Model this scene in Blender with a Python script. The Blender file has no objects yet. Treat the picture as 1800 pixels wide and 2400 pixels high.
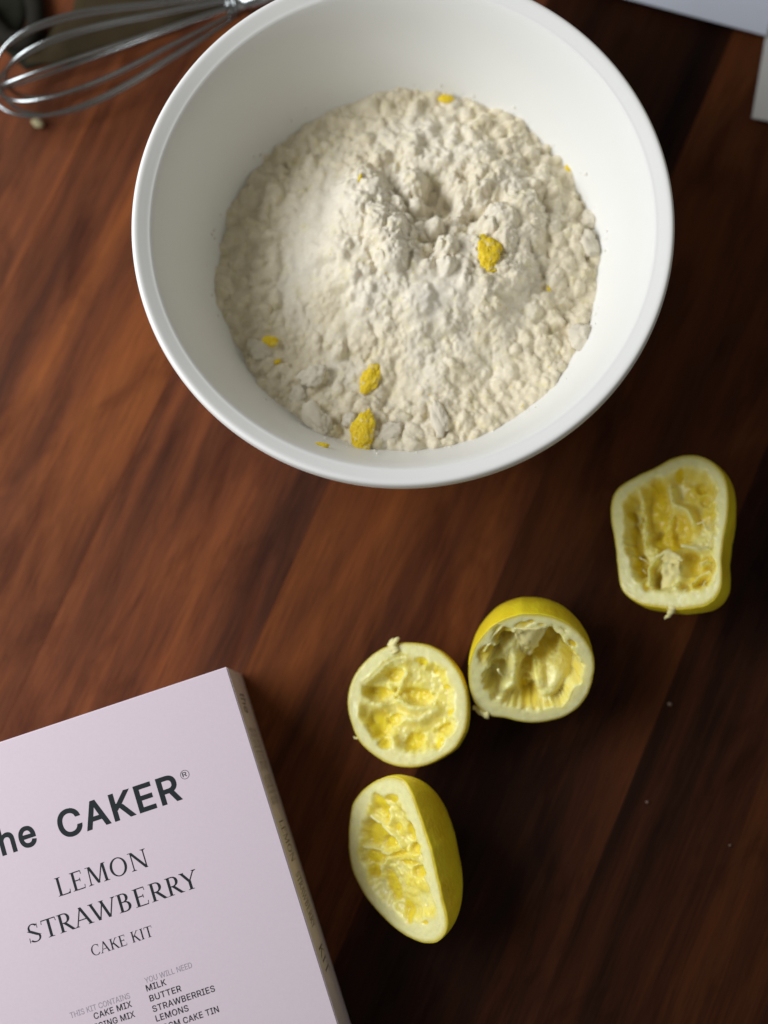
import bpy, bmesh, math, random, json
import numpy as np
from mathutils import Vector, Matrix, noise

sc = bpy.context.scene
R = math.radians

# ------------------------------------------------------------------ camera
CAM_H = 0.767                       # camera above the table top (m)
FPX = 3333.3                        # focal length in pixels of the 1800x2400 picture (50 mm)
_d = Vector((50, -560, -FPX)).normalized()          # straight down, seen from the camera
_Z = -_d
_X = (Vector((1, 0, 0)) - _Z * _Z.x).normalized()
_Y = _Z.cross(_X)
ROT = Matrix((_X, _Y, _Z))          # camera axes -> world axes
CAMP = Vector((0, 0, CAM_H))

def at(px, py, z=0.0):
    """world point at height z that stands where the picture shows (px, py)"""
    r = ROT @ Vector((px - 900, -(py - 1200), -FPX))
    return CAMP + r * ((z - CAM_H) / r.z)

def on_plane(px, py, c, n):
    r = ROT @ Vector((px - 900, -(py - 1200), -FPX))
    return CAMP + r * ((c - CAMP).dot(n) / r.dot(n))

cam = bpy.data.cameras.new('camera')
camo = bpy.data.objects.new('camera', cam)
sc.collection.objects.link(camo)
camo.matrix_world = Matrix.Translation(CAMP) @ ROT.to_4x4()
cam.sensor_fit = 'VERTICAL'
cam.sensor_height = 36
cam.sensor_width = 27
cam.lens = 50
cam.clip_start = 0.02
cam.clip_end = 50
cam.dof.use_dof = True
cam.dof.focus_distance = (at(420, 2000, 0.062) - CAMP).dot(ROT @ Vector((0, 0, -1)))
cam.dof.aperture_fstop = 2.7
sc.camera = camo

# ------------------------------------------------------------------ light: one window to the left, a dim room
w = bpy.data.worlds.new('World')
sc.world = w
w.use_nodes = True
w.node_tree.nodes['Background'].inputs[0].default_value = (1.0, 0.955, 0.87, 1)
w.node_tree.nodes['Background'].inputs[1].default_value = 0.17
la = bpy.data.lights.new('window_light', 'AREA')
la.shape = 'RECTANGLE'
la.size = 0.85
la.size_y = 0.46
la.energy = 11.6
la.color = (0.945, 0.96, 1.0)
lo = bpy.data.objects.new('window_light', la)
sc.collection.objects.link(lo)
LAZ, LEL, LD = R(170), R(38), 1.0
aim = Vector((0.0, 0.10, 0.05))
lo.location = aim + LD * Vector((math.cos(LAZ) * math.cos(LEL), math.sin(LAZ) * math.cos(LEL), math.sin(LEL)))
lo.rotation_euler = (lo.location - aim).to_track_quat('Z', 'Y').to_euler()

sc.view_settings.view_transform = 'Standard'
sc.view_settings.look = 'None'
sc.view_settings.exposure = 0
sc.view_settings.gamma = 1

# ------------------------------------------------------------------ helpers
def link(o, parent=None):
    sc.collection.objects.link(o)
    if parent is not None:
        o.parent = parent
    return o

def tag(o, label=None, cat=None, group=None, kind=None):
    if label: o['label'] = label
    if cat: o['category'] = cat
    if group: o['group'] = group
    if kind: o['kind'] = kind
    return o

def empty(name, loc=(0, 0, 0)):
    o = bpy.data.objects.new(name, None)
    o.location = loc
    o.empty_display_size = 0.02
    return link(o)

def mesh_obj(name, verts, faces, mat, parent=None, smooth=True, world=True):
    """verts in world coordinates; stored relative to the parent"""
    me = bpy.data.meshes.new(name)
    off = np.array(parent.matrix_world.translation if False else (parent['_o'] if parent is not None and '_o' in parent else (0, 0, 0)), float)
    if isinstance(verts, np.ndarray) and isinstance(faces, np.ndarray):
        v = (verts - off).astype(np.float32)
        me.vertices.add(len(v)); me.vertices.foreach_set('co', v.ravel())
        k = faces.shape[1]
        me.loops.add(faces.size); me.loops.foreach_set('vertex_index', faces.ravel().astype(np.int32))
        me.polygons.add(len(faces)); me.polygons.foreach_set('loop_start', np.arange(0, faces.size, k, dtype=np.int32))
        me.update(calc_edges=True)
    else:
        me.from_pydata([tuple(np.array(v, float) - off) for v in verts], [], [tuple(int(i) for i in f) for f in faces])
    me.validate()
    if smooth:
        me.polygons.foreach_set('use_smooth', [True] * len(me.polygons))
    me.materials.append(mat)
    o = bpy.data.objects.new(name, me)
    return link(o, parent)

def root(name, loc):
    o = empty(name, loc)
    o['_o'] = [float(c) for c in loc]
    return o

def set_col(o, cols):
    """per-vertex base colour (the thing's own colour)"""
    a = o.data.color_attributes.new('col', 'FLOAT_COLOR', 'POINT')
    c = np.ones((len(o.data.vertices), 4), np.float32)
    c[:, :3] = cols
    a.data.foreach_set('color', c.ravel())

class NT:
    def __init__(s, name):
        s.m = bpy.data.materials.new(name); s.m.use_nodes = True
        s.t = s.m.node_tree; s.b = s.t.nodes['Principled BSDF']
    def n(s, typ, **kw):
        nd = s.t.nodes.new(typ)
        for k, v in kw.items():
            if k in nd.inputs.keys() if isinstance(k, str) else False:
                nd.inputs[k].default_value = v
            else:
                setattr(nd, k, v)
        return nd
    def l(s, a, b): s.t.links.new(a, b)
    def ramp(s, fac, stops):
        r = s.t.nodes.new('ShaderNodeValToRGB')
        e = r.color_ramp.elements
        while len(e) < len(stops): e.new(0.5)
        for i, (p, c) in enumerate(stops):
            e[i].position = p; e[i].color = (*c, 1)
        s.l(fac, r.inputs[0]); return r.outputs[0]
    def coord(s, scale=(1, 1, 1), off=None, src='Object'):
        tc = s.t.nodes.new('ShaderNodeTexCoord'); mp = s.t.nodes.new('ShaderNodeMapping')
        mp.inputs['Scale'].default_value = scale
        s.l(tc.outputs[src], mp.inputs[0])
        if off is not None: s.l(off, mp.inputs['Location'])
        return mp.outputs[0]
    def noise(s, vec, scale, detail=4, rough=.55, dist=0):
        nd = s.t.nodes.new('ShaderNodeTexNoise')
        nd.inputs['Scale'].default_value = scale; nd.inputs['Detail'].default_value = detail
        nd.inputs['Roughness'].default_value = rough; nd.inputs['Distortion'].default_value = dist
        s.l(vec, nd.inputs['Vector']); return nd.outputs['Fac']
    def math(s, op, a, b=None, c=None):
        nd = s.t.nodes.new('ShaderNodeMath'); nd.operation = op
        for i, v in enumerate((a, b, c)):
            if v is None: continue
            if isinstance(v, (int, float)): nd.inputs[i].default_value = v
            else: s.l(v, nd.inputs[i])
        return nd.outputs[0]
    def mix(s, f, a, b, blend='MIX'):
        nd = s.t.nodes.new('ShaderNodeMix'); nd.data_type = 'RGBA'; nd.blend_type = blend
        for i, v in ((0, f), (6, a), (7, b)):
            if isinstance(v, (int, float)): nd.inputs[i].default_value = v
            elif isinstance(v, tuple): nd.inputs[i].default_value = (*v, 1)
            else: s.l(v, nd.inputs[i])
        return nd.outputs[2]
    def bump(s, h, strength, dist):
        nd = s.t.nodes.new('ShaderNodeBump'); nd.inputs['Strength'].default_value = strength
        nd.inputs['Distance'].default_value = dist
        s.l(h, nd.inputs['Height']); s.l(nd.outputs[0], s.b.inputs['Normal'])
    def set(s, **kw):
        for k, v in kw.items():
            k = k.replace('_', ' ')
            if isinstance(v, tuple): v = (*v, 1) if len(v) == 3 and 'Radius' not in k else v
            if isinstance(v, (int, float, tuple)): s.b.inputs[k].default_value = v
            else: s.l(v, s.b.inputs[k])

# ------------------------------------------------------------------ materials
def mat_wood():
    k = NT('walnut_wood')
    oi = k.t.nodes.new('ShaderNodeObjectInfo')
    rv = k.t.nodes.new('ShaderNodeVectorMath'); rv.operation = 'MULTIPLY'
    cb = k.t.nodes.new('ShaderNodeCombineXYZ')
    for i in range(3): k.l(oi.outputs['Random'], cb.inputs[i])
    k.l(cb.outputs[0], rv.inputs[0]); rv.inputs[1].default_value = (13, 29, 7)
    base = k.coord((1, 1, 1))
    add = k.t.nodes.new('ShaderNodeVectorMath'); add.operation = 'ADD'
    k.l(base, add.inputs[0]); k.l(rv.outputs[0], add.inputs[1])
    def sc3(v, s):
        nd = k.t.nodes.new('ShaderNodeVectorMath'); nd.operation = 'MULTIPLY'
        k.l(v, nd.inputs[0]); nd.inputs[1].default_value = s; return nd.outputs[0]
    p = add.outputs[0]
    band = k.noise(sc3(p, (1.3, 13, 1)), 1.0, 4, .55, 1.1)        # broad colour bands along the grain
    streak = k.noise(sc3(p, (5, 44, 1)), 1.0, 4, .6, 0.5)      # darker streaks
    fine = k.noise(sc3(p, (40, 700, 1)), 1.0, 4, .65)            # fibres
    blot = k.noise(sc3(p, (11, 30, 1)), 1.0, 5, .62, 0.8)          # figure across the grain
    mid = k.noise(sc3(p, (13, 190, 1)), 1.0, 5, .65, 0.4)
    f = k.math('ADD', k.math('ADD', k.math('MULTIPLY', band, .66), k.math('MULTIPLY', streak, .20)), k.math('MULTIPLY', mid, .14))
    col = k.ramp(f, [(.30, (.014, .0062, .0042)), (.40, (.042, .0145, .0075)), (.49, (.098, .030, .0118)), (.60, (.165, .050, .0150)), (.74, (.235, .078, .019))])
    col = k.mix(1.0, col, k.ramp(blot, [(.30, (.56, .50, .52)), (.50, (1, 1, 1)), (.8, (1.18, 1.10, 1.0))]), 'MULTIPLY')
    col = k.mix(1.0, col, k.ramp(fine, [(.3, (.74, .72, .72)), (.52, (1, 1, 1)), (.75, (1.12, 1.12, 1.1))]), 'MULTIPLY')
    tint = k.mix(1.0, col, oi.outputs['Color'], 'MULTIPLY')
    k.set(Base_Color=tint, Roughness=.5)
    k.b.inputs['Specular IOR Level'].default_value = .08
    k.bump(k.math('ADD', fine, k.math('MULTIPLY', streak, .5)), .25, .0004)
    return k.m

def mat_simple(name, col, rough=.5, spec=.5, metal=0, bump=None, sss=0, var=None):
    k = NT(name)
    k.set(Base_Color=col, Roughness=rough, Metallic=metal)
    k.b.inputs['Specular IOR Level'].default_value = spec
    if var:
        s, a = var
        k.set(Base_Color=k.mix(1.0, col, k.ramp(k.noise(k.coord(), s, 5, .6), [(.3, (1 - a,) * 3), (.7, (1 + a * .4,) * 3)]), 'MULTIPLY'))
    if bump:
        s, st, d = bump
        k.bump(k.noise(k.coord(), s, 4, .6), st, d)
    if sss:
        k.b.inputs['Subsurface Weight'].default_value = sss
        k.b.inputs['Subsurface Radius'].default_value = (1, .7, .3)
        k.b.inputs['Subsurface Scale'].default_value = .004
    return k.m

def mat_col(name, rough, spec, sss=0, scale=.003, bump=None, grain=None, radius=(1, .8, .35)):
    k = NT(name)
    at_ = k.t.nodes.new('ShaderNodeAttribute'); at_.attribute_name = 'col'
    c = at_.outputs['Color']
    if grain:
        s, a = grain
        c = k.mix(1.0, c, k.ramp(k.noise(k.coord(), s, 4, .65), [(.3, (1 - a, 1 - a, 1 - a * 1.5)), (.65, (1 + a * .3,) * 3)]), 'MULTIPLY')
    k.set(Base_Color=c, Roughness=rough)
    k.b.inputs['Specular IOR Level'].default_value = spec
    if sss:
        k.b.inputs['Subsurface Weight'].default_value = sss
        k.b.inputs['Subsurface Radius'].default_value = radius
        k.b.inputs['Subsurface Scale'].default_value = scale
    if bump:
        s, st, d = bump
        k.bump(k.noise(k.coord(), s, 4, .6), st, d)
    return k.m

M_wood = mat_wood()
M_bowl = mat_simple('white_glaze', (.84, .845, .812), .45, .12, var=(9, .02))
M_flour = mat_col('flour', 1.0, .03, bump=(1600, .25, .0005), grain=(600, .07), sss=.4, scale=.0018, radius=(1, .9, .7))
M_lump = mat_simple('flour_lump', (.75, .69, .55), 1.0, .03, bump=(900, .25, .0004), var=(300, .06))
M_dust = mat_simple('loose_flour', (.84, .80, .70), 1.0, .03)
def mat_zest():
    k = NT('zest_dusted')
    n1 = k.noise(k.coord(), 700, 4, .6); n2 = k.noise(k.coord(), 330, 3, .6)
    c = k.ramp(n1, [(.3, (.74, .49, .014)), (.5, (.86, .63, .03)), (.7, (.90, .70, .08))])
    c = k.mix(k.ramp(n2, [(.58, (0, 0, 0)), (.72, (.7, .7, .7))]), c, (.82, .76, .58))
    k.set(Base_Color=c, Roughness=.6)
    k.b.inputs['Specular IOR Level'].default_value = .2
    k.b.inputs['Subsurface Weight'].default_value = .3
    k.b.inputs['Subsurface Radius'].default_value = (1, .7, .2)
    k.b.inputs['Subsurface Scale'].default_value = .002
    k.bump(n1, .45, .0006)
    return k.m
M_zest = mat_zest()
M_card = mat_simple('lilac_card', (.70, .60, .665), .62, .25, var=(700, .025))
M_ink = mat_simple('black_ink', (.016, .022, .024), .6, .2)
M_ink_grey = mat_simple('grey_ink', (.34, .31, .37), .6, .2)
M_ink_side = mat_simple('side_ink', (.10, .07, .08), .6, .2)
M_steel = mat_simple('polished_steel', (.36, .39, .39), .18, .5, metal=1)
M_paper = mat_simple('pale_paper', (.62, .66, .76), .8, .2, var=(25, .05))
M_paper2 = mat_simple('grey_paper', (.60, .60, .58), .8, .2, var=(25, .05))
M_towel = mat_simple('olive_linen', (.046, .034, .017), .95, .1, bump=(600, .6, .0006), var=(60, .3))
M_dark = mat_simple('dark_rubber', (.016, .014, .010), .8, .12, bump=(200, .2, .0005))
M_crumb = mat_simple('crumb', (.19, .13, .10), .8, .2)

def mat_peel():
    k = NT('lemon_peel')
    at_ = k.t.nodes.new('ShaderNodeAttribute'); at_.attribute_name = 'col'
    n1 = k.noise(k.coord(), 55, 3, .5)
    c = k.mix(1.0, at_.outputs['Color'], k.ramp(n1, [(.3, (.88, .80, .7)), (.6, (1, 1, 1))]), 'MULTIPLY')
    k.set(Base_Color=c, Roughness=.36)
    k.b.inputs['Specular IOR Level'].default_value = .3
    k.b.inputs['Subsurface Weight'].default_value = .4
    k.b.inputs['Subsurface Radius'].default_value = (1, .75, .1)
    k.b.inputs['Subsurface Scale'].default_value = .006
    v = k.t.nodes.new('ShaderNodeTexVoronoi'); v.inputs['Scale'].default_value = 480
    k.l(k.coord(), v.inputs['Vector'])
    k.bump(v.outputs['Distance'], .28, .0006)
    return k.m
M_peel = mat_peel()
M_memb = mat_col('lemon_membrane', .5, .3)
M_flesh = mat_col('lemon_flesh', .24, .45, sss=.7, scale=.007, bump=(900, .3, .0005), grain=(500, .05), radius=(1, .85, .2))

# ------------------------------------------------------------------ table: a top of wide walnut staves
GR = at(0, 709, 0); GR2 = at(217, 275, 0)
gdir = (GR2 - GR).normalized()                     # along the grain
gnor = Vector((gdir.y, -gdir.x, 0))                # across it, to the right
joint0 = GR.dot(gnor)
PW = abs(at(580, 1555, 0).dot(gnor) - joint0) / 2  # stave width
table = root('wooden_table', (0, 0, 0))
tag(table, 'dark reddish brown wooden table top that everything lies on', 'table')
L_, T_ = 1.7, 0.03
bm = bmesh.new()
bmesh.ops.create_cube(bm, size=1)
for v in bm.verts:
    v.co = Vector((v.co.x * L_, v.co.y * (PW - .00004), v.co.z * T_))
bmesh.ops.bevel(bm, geom=[e for e in bm.edges if abs(e.verts[0].co.x - e.verts[1].co.x) > 1], offset=.00015, segments=1, affect='EDGES')
pm = bpy.data.meshes.new('plank'); bm.to_mesh(pm); bm.free()
pm.materials.append(M_wood)
tones = {-4: .8, -3: .95, -2: .9, -1: 1.0, 0: 1.6, 1: 1.28, 2: 1.55, 3: 1.02, 4: .60, 5: .46, 6: .42, 7: .40, 8: .5}  # stave tones; those on the right also carry painted shade beside the bowl
shade_splits = {3: at(1180, 800, 0).dot(gdir)}  # added split under the bowl, so the far piece can be shaded by colour
jobs = []
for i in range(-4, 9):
    if i in shade_splits:
        jobs += [(i, shade_splits[i] - L_ / 2, tones[i]), (i, shade_splits[i] + L_ / 2, tones[i] * .24)]  # far piece darkened: painted shade for the upper right of the table
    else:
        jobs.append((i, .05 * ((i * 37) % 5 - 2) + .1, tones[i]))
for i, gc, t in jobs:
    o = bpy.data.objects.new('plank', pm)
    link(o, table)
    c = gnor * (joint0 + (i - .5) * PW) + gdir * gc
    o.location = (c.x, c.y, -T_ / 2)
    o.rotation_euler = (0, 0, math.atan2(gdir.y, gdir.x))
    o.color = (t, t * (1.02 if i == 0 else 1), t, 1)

# ------------------------------------------------------------------ bowl
BC = Vector((-0.0008, 0.2526, 0))
BR, BZ = 0.130, 0.115
def bowl_inner(z):
    """inner radius at height z"""
    zz = np.array([.008, .010, .016, .028, .045, .060, .080, .100, .112, .1150])
    rr = np.array([.0, .036, .060, .0795, .0935, .1015, .1095, .1158, .1200, .1212])
    return np.interp(z, zz, rr) * 1.009
def make_bowl():
    r_ = root('mixing_bowl', tuple(BC))
    tag(r_, 'large white round mixing bowl full of flour mixture', 'bowl')
    def smooth(pts, n=6):
        out = []
        P = [Vector((p[0], p[1], 0)) for p in pts]
        for i in range(len(P) - 1):
            a = P[max(i - 1, 0)]; b = P[i]; c = P[i + 1]; d = P[min(i + 2, len(P) - 1)]
            for j in range(n):
                t = j / n
                q = .5 * ((2 * b) + (c - a) * t + (2 * a - 5 * b + 4 * c - d) * t * t + (3 * b - a - 3 * c + d) * t ** 3)
                out.append((max(q.x, 0), q.y))
        out.append(pts[-1]); return out
    def lathe(name, prof, mat, seg=256):
        prof = [(p[0] * 1.009, p[1]) for p in prof]
        V = []; F = []
        for (r, z) in prof:
            for k in range(seg):
                a = 2 * math.pi * k / seg
                V.append((BC.x + r * math.cos(a), BC.y + r * math.sin(a), z))
        for i in range(len(prof) - 1):
            for k in range(seg):
                k2 = (k + 1) % seg
                F.append((i * seg + k, i * seg + k2, (i + 1) * seg + k2, (i + 1) * seg + k))
        return mesh_obj(name, np.array(V), np.array(F)[:, ::-1].copy(), mat, r_)
    inner = smooth([(.0005, .008), (.036, .010), (.060, .016), (.0795, .028), (.0935, .045), (.1015, .060), (.1095, .080), (.1158, .100), (.1190, .1082), (.1206, .1112)])
    lathe('inner_wall', inner, M_bowl)
    outer = smooth([(.1262, .1062), (.1225, .098), (.1155, .078), (.1035, .052), (.088, .028), (.068, .0125), (.061, .004), (.058, .0005), (.054, .0005), (.052, .004), (.0005, .0045)], 4)
    lathe('outer_wall', outer, M_bowl)
    rim = smooth([(.1206, .1112), (.1214, .1119), (.1226, .1125), (.1250, .1139), (.1272, .1151), (.1286, .1152), (.1296, .1142), (.1300, .1120), (.1300, .1098), (.1294, .1076), (.1280, .1064), (.1262, .1062)], 5)
    lathe('rim', rim, M_bowl)
    return r_
bowl = make_bowl()

# ------------------------------------------------------------------ flour heap
rng = np.random.default_rng(7)
def vnoise(X, Y, s, seed, octs=4, gain=.5):
    """value noise in numpy, s = cells per metre"""
    r = np.random.default_rng(seed); out = np.zeros_like(X); amp = 1; tot = 0
    for o in range(octs):
        G = r.random((256, 256)); x = X * s + 100.3; y = Y * s + 57.7
        xi = np.floor(x).astype(int); yi = np.floor(y).astype(int)
        fx = x - xi; fy = y - yi; fx = fx * fx * (3 - 2 * fx); fy = fy * fy * (3 - 2 * fy)
        g = lambda a, b: G[(a) % 256, (b) % 256]
        out += amp * ((g(xi, yi) * (1 - fx) + g(xi + 1, yi) * fx) * (1 - fy) + (g(xi, yi + 1) * (1 - fx) + g(xi + 1, yi + 1) * fx) * fy)
        tot += amp; amp *= gain; s *= 2.03
    return out / tot

FZ = 0.0515
def fl(px, py, z=.058):
    p = at(px, py, z); return p.x - BC.x, p.y - BC.y

def make_flour():
    N = 560; ext = .1045
    g = np.linspace(-ext, ext, N); X, Y = np.meshgrid(g, g)
    Rr = np.hypot(X, Y)
    px2m = .735 / FPX * 1.0
    def gauss(px, py, r):                      # r in picture pixels
        cx, cy = fl(px, py); return np.exp(-((X - cx) ** 2 + (Y - cy) ** 2) / (2 * (r * px2m) ** 2))
    # distance to a polyline, metres
    def dseg(pts):
        D = np.full_like(X, 9.)
        P = [fl(*p) for p in pts]
        for (ax, ay), (bx, by) in zip(P[:-1], P[1:]):
            dx, dy = bx - ax, by - ay
            t = np.clip(((X - ax) * dx + (Y - ay) * dy) / (dx * dx + dy * dy), 0, 1)
            D = np.minimum(D, np.hypot(X - ax - t * dx, Y - ay - t * dy))
        return D
    ang = np.arctan2(Y, X)
    n_big = vnoise(X, Y, 38, 1, 4); n_mid = vnoise(X, Y, 110, 2, 4)
    H = FZ + (n_big - .5) * .009 + .0015 + .05 * X - .05 * Y
    # the heap: a wide dome with its top right of the middle, steep on its right flank
    mx, my = fl(1010, 560)
    el = np.hypot((X - mx) / 1.05, (Y - my)) + (n_mid - .5) * .012
    H += .017 * np.clip(1 - (el / .080) ** 2, 0, 1) ** 1.0
    H += .006 * (1 / (1 + np.exp((el - .052) / .0022)))                     # edge of the heap
    H += .0045 * gauss(860, 470, 55) + .004 * gauss(800, 600, 70)
    # broken crater in the middle
    H -= .019 * gauss(1020, 485, 62) + .013 * gauss(930, 420, 36) + .014 * gauss(1110, 490, 50) + .006 * gauss(1180, 590, 40) + .007 * gauss(1010, 590, 26)
    crack = dseg([(880, 400), (925, 450), (960, 500), (1000, 560), (1005, 620)])
    H -= .0045 * np.exp(-(crack / .0036) ** 2)
    crack2 = dseg([(1075, 500), (1120, 520), (1160, 500)])
    H -= .004 * np.exp(-(crack2 / .0022) ** 2)
    for pts, d, wd in (([(1270, 450), (1285, 560), (1275, 700)], .0030, .0016), ([(870, 760), (890, 800), (865, 840)], .003, .0016),
                       ([(860, 560), (880, 590)], .003, .0010), ([(865, 610), (880, 650)], .003, .0014), ([(1240, 600), (1270, 650)], .003, .002),
                       ([(900, 940), (930, 900), (925, 850)], .002, .0016), ([(1010, 980), (1030, 930)], .0025, .0016), ([(1320, 820), (1340, 850), (1365, 845)], .005, .0022),
                       ([(660, 330), (670, 390)], .003, .0018)):
        H -= d * np.exp(-(dseg(pts) / wd) ** 2)
    # crumb size map
    smooth = np.clip(.8 * gauss(735, 560, 55) + .7 * gauss(700, 640, 40) + .7 * gauss(765, 470, 45) + gauss(1020, 700, 50) + gauss(850, 720, 45) * .6 + .5 * gauss(1050, 260, 60), 0, 1)
    edgeband = np.clip((Rr - .070) / .014, 0, 1)
    leftband = np.clip((fl(655, 600)[0] - X) / .008, 0, 1)
    coarse = np.clip(edgeband * .8 + leftband, 0, 1)
    centre = np.clip(gauss(1020, 520, 130) * 1.25, 0, 1)
    step = g[1] - g[0]
    Hb = H.copy()
    def bumps(n, rmin, rmax, pw, hk, accept, flat=.75, seed=0):
        r = np.random.default_rng(seed)
        u = r.random(n); rad = rmin + (rmax - rmin) * u ** pw
        a = r.random(n) * 2 * np.pi; q = np.sqrt(r.random(n)) * .102
        cx, cy = q * np.cos(a), q * np.sin(a); kk = r.random(n); el_ = .7 + .6 * r.random(n); th = r.random(n) * np.pi
        for i in range(n):
            ix = int((cx[i] + ext) / step); iy = int((cy[i] + ext) / step)
            if not (0 <= ix < N and 0 <= iy < N) or kk[i] > accept[iy, ix]: continue
            m = int(rad[i] * 1.5 / step) + 2
            x0, x1, y0, y1 = max(ix - m, 0), min(ix + m, N), max(iy - m, 0), min(iy + m, N)
            xs = X[y0:y1, x0:x1] - cx[i]; ys = Y[y0:y1, x0:x1] - cy[i]
            c_, s_ = math.cos(th[i]), math.sin(th[i])
            xr = (xs * c_ + ys * s_) * el_[i]; yr = (-xs * s_ + ys * c_) / el_[i]
            d2 = (xr ** 2 + yr ** 2) / rad[i] ** 2
            dome = np.sqrt(np.clip(1 - d2 ** 1.2, 0, None)) * rad[i] * flat
            base = Hb[iy, ix] + hk * rad[i]
            h = np.where(d2 < 1, base + dome, -1)
            H[y0:y1, x0:x1] = np.maximum(H[y0:y1, x0:x1], h)
    bumps(1100, .0020, .0054, 1.8, -.15, coarse * (1 - .5 * smooth), .85, 11)
    Hb = H.copy()
    bumps(3000, .0010, .0032, 1.8, -.35, np.clip((.45 + coarse * .5 - smooth * .5) * (.3 + 1.2 * n_mid), 0, 1), .75, 12)
    Hb = H.copy()
    bumps(1500, .0014, .0042, 2.0, -.15, centre * (1 - smooth), .9, 13)
    Hb = H.copy()
    bumps(12000, .0005, .0014, 1.6, -.35, np.clip((.8 - .5 * smooth) * (2.2 * vnoise(X, Y, 90, 43, 3) - .5), 0, 1), .7, 14)
    # big broken blocks near the crater, each rough with crumbs of its own
    for (bx, by, rr_, hh) in ((968, 408, 38, .013), (975, 460, 24, .009), (1020, 520, 26, .010), (1050, 575, 30, .010), (1048, 620, 24, .009), (1110, 440, 50, .011),
                              (1175, 505, 46, .0075), (1185, 560, 30, .006), (910, 540, 44, .008), (920, 600, 40, .008), (985, 690, 42, .005), (1150, 400, 50, .005), (1235, 470, 34, .004), (880, 520, 26, .006),
                              (1060, 400, 34, .006), (1195, 640, 34, .004)):
        cx, cy = fl(bx, by, .075); rr_m = rr_ * px2m
        dd = np.hypot(X - cx, Y - cy) * (1 + .55 * (vnoise(X, Y, 260, bx, 3) - .5)) / rr_m
        add = hh * np.clip(1 - dd ** 2.6, 0, 1) ** .6
        base = float(np.median(Hb[dd < 1])) - .001
        H = np.where(dd < 1, np.maximum(H, base + add + (H - Hb) * .5 + (vnoise(X, Y, 420, by, 4) - .5) * .0028), H)
    Hb = H.copy()
    bumps(6000, .0005, .0012, 1.3, -.1, centre * .9, .9, 15)
    H += (vnoise(X, Y, 900, 21, 3) - .5) * .0007 * (1 - smooth * .5)
    H += (vnoise(X, Y, 240, 22, 4) - .5) * .0018 * (1 - smooth * .6)
    rg = np.abs(vnoise(X, Y, 95, 51, 4) - .5) * 2
    H -= .0030 * np.exp(-(rg / .13) ** 2) * (1 - smooth * .8) * (.35 + .65 * centre)
    H += (vnoise(X, Y, 130, 52, 3) - .5) * .0045 * centre
    # colour: cream mix, whiter where loose powder lies
    pw = np.clip(smooth * .5 + 1.1 * vnoise(X, Y, 60, 31, 4) + .25 * centre - .3 - .4 * coarse, 0, 1)
    yl = np.clip(vnoise(X, Y, 330, 33, 3) - .58, 0, 1) * 1.4
    c1 = np.array([.765, .690, .525]); c2 = np.array([.81, .765, .665])
    col = c1 + (c2 - c1) * pw[..., None]
    col *= 1 - yl[..., None] * np.array([.10, .10, .45])
    sp = vnoise(X, Y, 520, 35, 2)
    yk = (sp > .90)[..., None] & (rng.random(X.shape) < .9)[..., None]
    col = np.where(yk, np.array([.74, .60, .16]), col)
    def blur(A, n):
        for _ in range(n):
            A = (np.roll(A, 1, 0) + np.roll(A, -1, 0) + 2 * A) / 4; A = (np.roll(A, 1, 1) + np.roll(A, -1, 1) + 2 * A) / 4
        return A
    H = blur(H, 1); Hs = blur(H, 7); sm = np.clip(.42 + smooth * .45 + .55 * (vnoise(X, Y, 70, 41, 3) - .35), 0, 1)
    H = H * (1 - sm) + Hs * sm
    # keep what lies inside the bowl
    rin = bowl_inner(H)
    keep = Rr < rin + .0022
    idx = -np.ones(X.shape, int)
    q = keep[:-1, :-1] & keep[1:, :-1] & keep[:-1, 1:] & keep[1:, 1:]
    used = np.zeros_like(keep); used[:-1, :-1] |= q; used[1:, :-1] |= q; used[:-1, 1:] |= q; used[1:, 1:] |= q
    idx[used] = np.arange(used.sum())
    V = np.c_[X[used] + BC.x, Y[used] + BC.y, H[used]]
    F = np.c_[idx[:-1, :-1][q], idx[:-1, 1:][q], idx[1:, 1:][q], idx[1:, :-1][q]]
    o = mesh_obj('flour_heap', V, F, M_flour)
    set_col(o, col[used])
    tag(o, 'heap of pale crumbly flour mixture filling the white bowl', 'flour', kind='thing')
    def height(px, py):
        for z in (.07,) * 1:
            zc = .06
            for _ in range(4):
                cx, cy = fl(px, py, zc)
                ix = int(np.clip((cx + ext) / step, 0, N - 1)); iy = int(np.clip((cy + ext) / step, 0, N - 1))
                zc = float(H[max(iy - 3, 0):iy + 4, max(ix - 3, 0):ix + 4].mean())
        return zc
    return o, height
flour, fheight = make_flour()

def make_dust():
    V = []; F = []
    r = np.random.default_rng(5)
    ico = bmesh.new(); bmesh.ops.create_icosphere(ico, subdivisions=1, radius=1)
    iv = [v.co.copy() for v in ico.verts]; ic = [[v.index for v in f.verts] for f in ico.faces]; ico.free()
    zz = np.linspace(.01, .114, 300)
    for i in range(90):
        a = r.random() * 2 * math.pi
        z = FZ + .005 + abs(r.normal()) * .004 - .05 * math.sin(a) * .09 + .05 * math.cos(a) * .09
        z = min(z, .105)
        rad = float(bowl_inner(z)) - .0001
        q = .00022 + .0007 * r.random() ** 3
        c = Vector((BC.x + rad * math.cos(a), BC.y + rad * math.sin(a), z))
        b = len(V)
        for v in iv: V.append(tuple(c + v * q * (.75 + .5 * r.random())))
        F += [tuple(b + k for k in f) for f in ic]
    o = mesh_obj('flour_dust', V, F, M_dust)
    tag(o, 'loose flour specks clinging to the bowl wall just above the flour', 'flour dust', kind='stuff')
make_dust()

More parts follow.
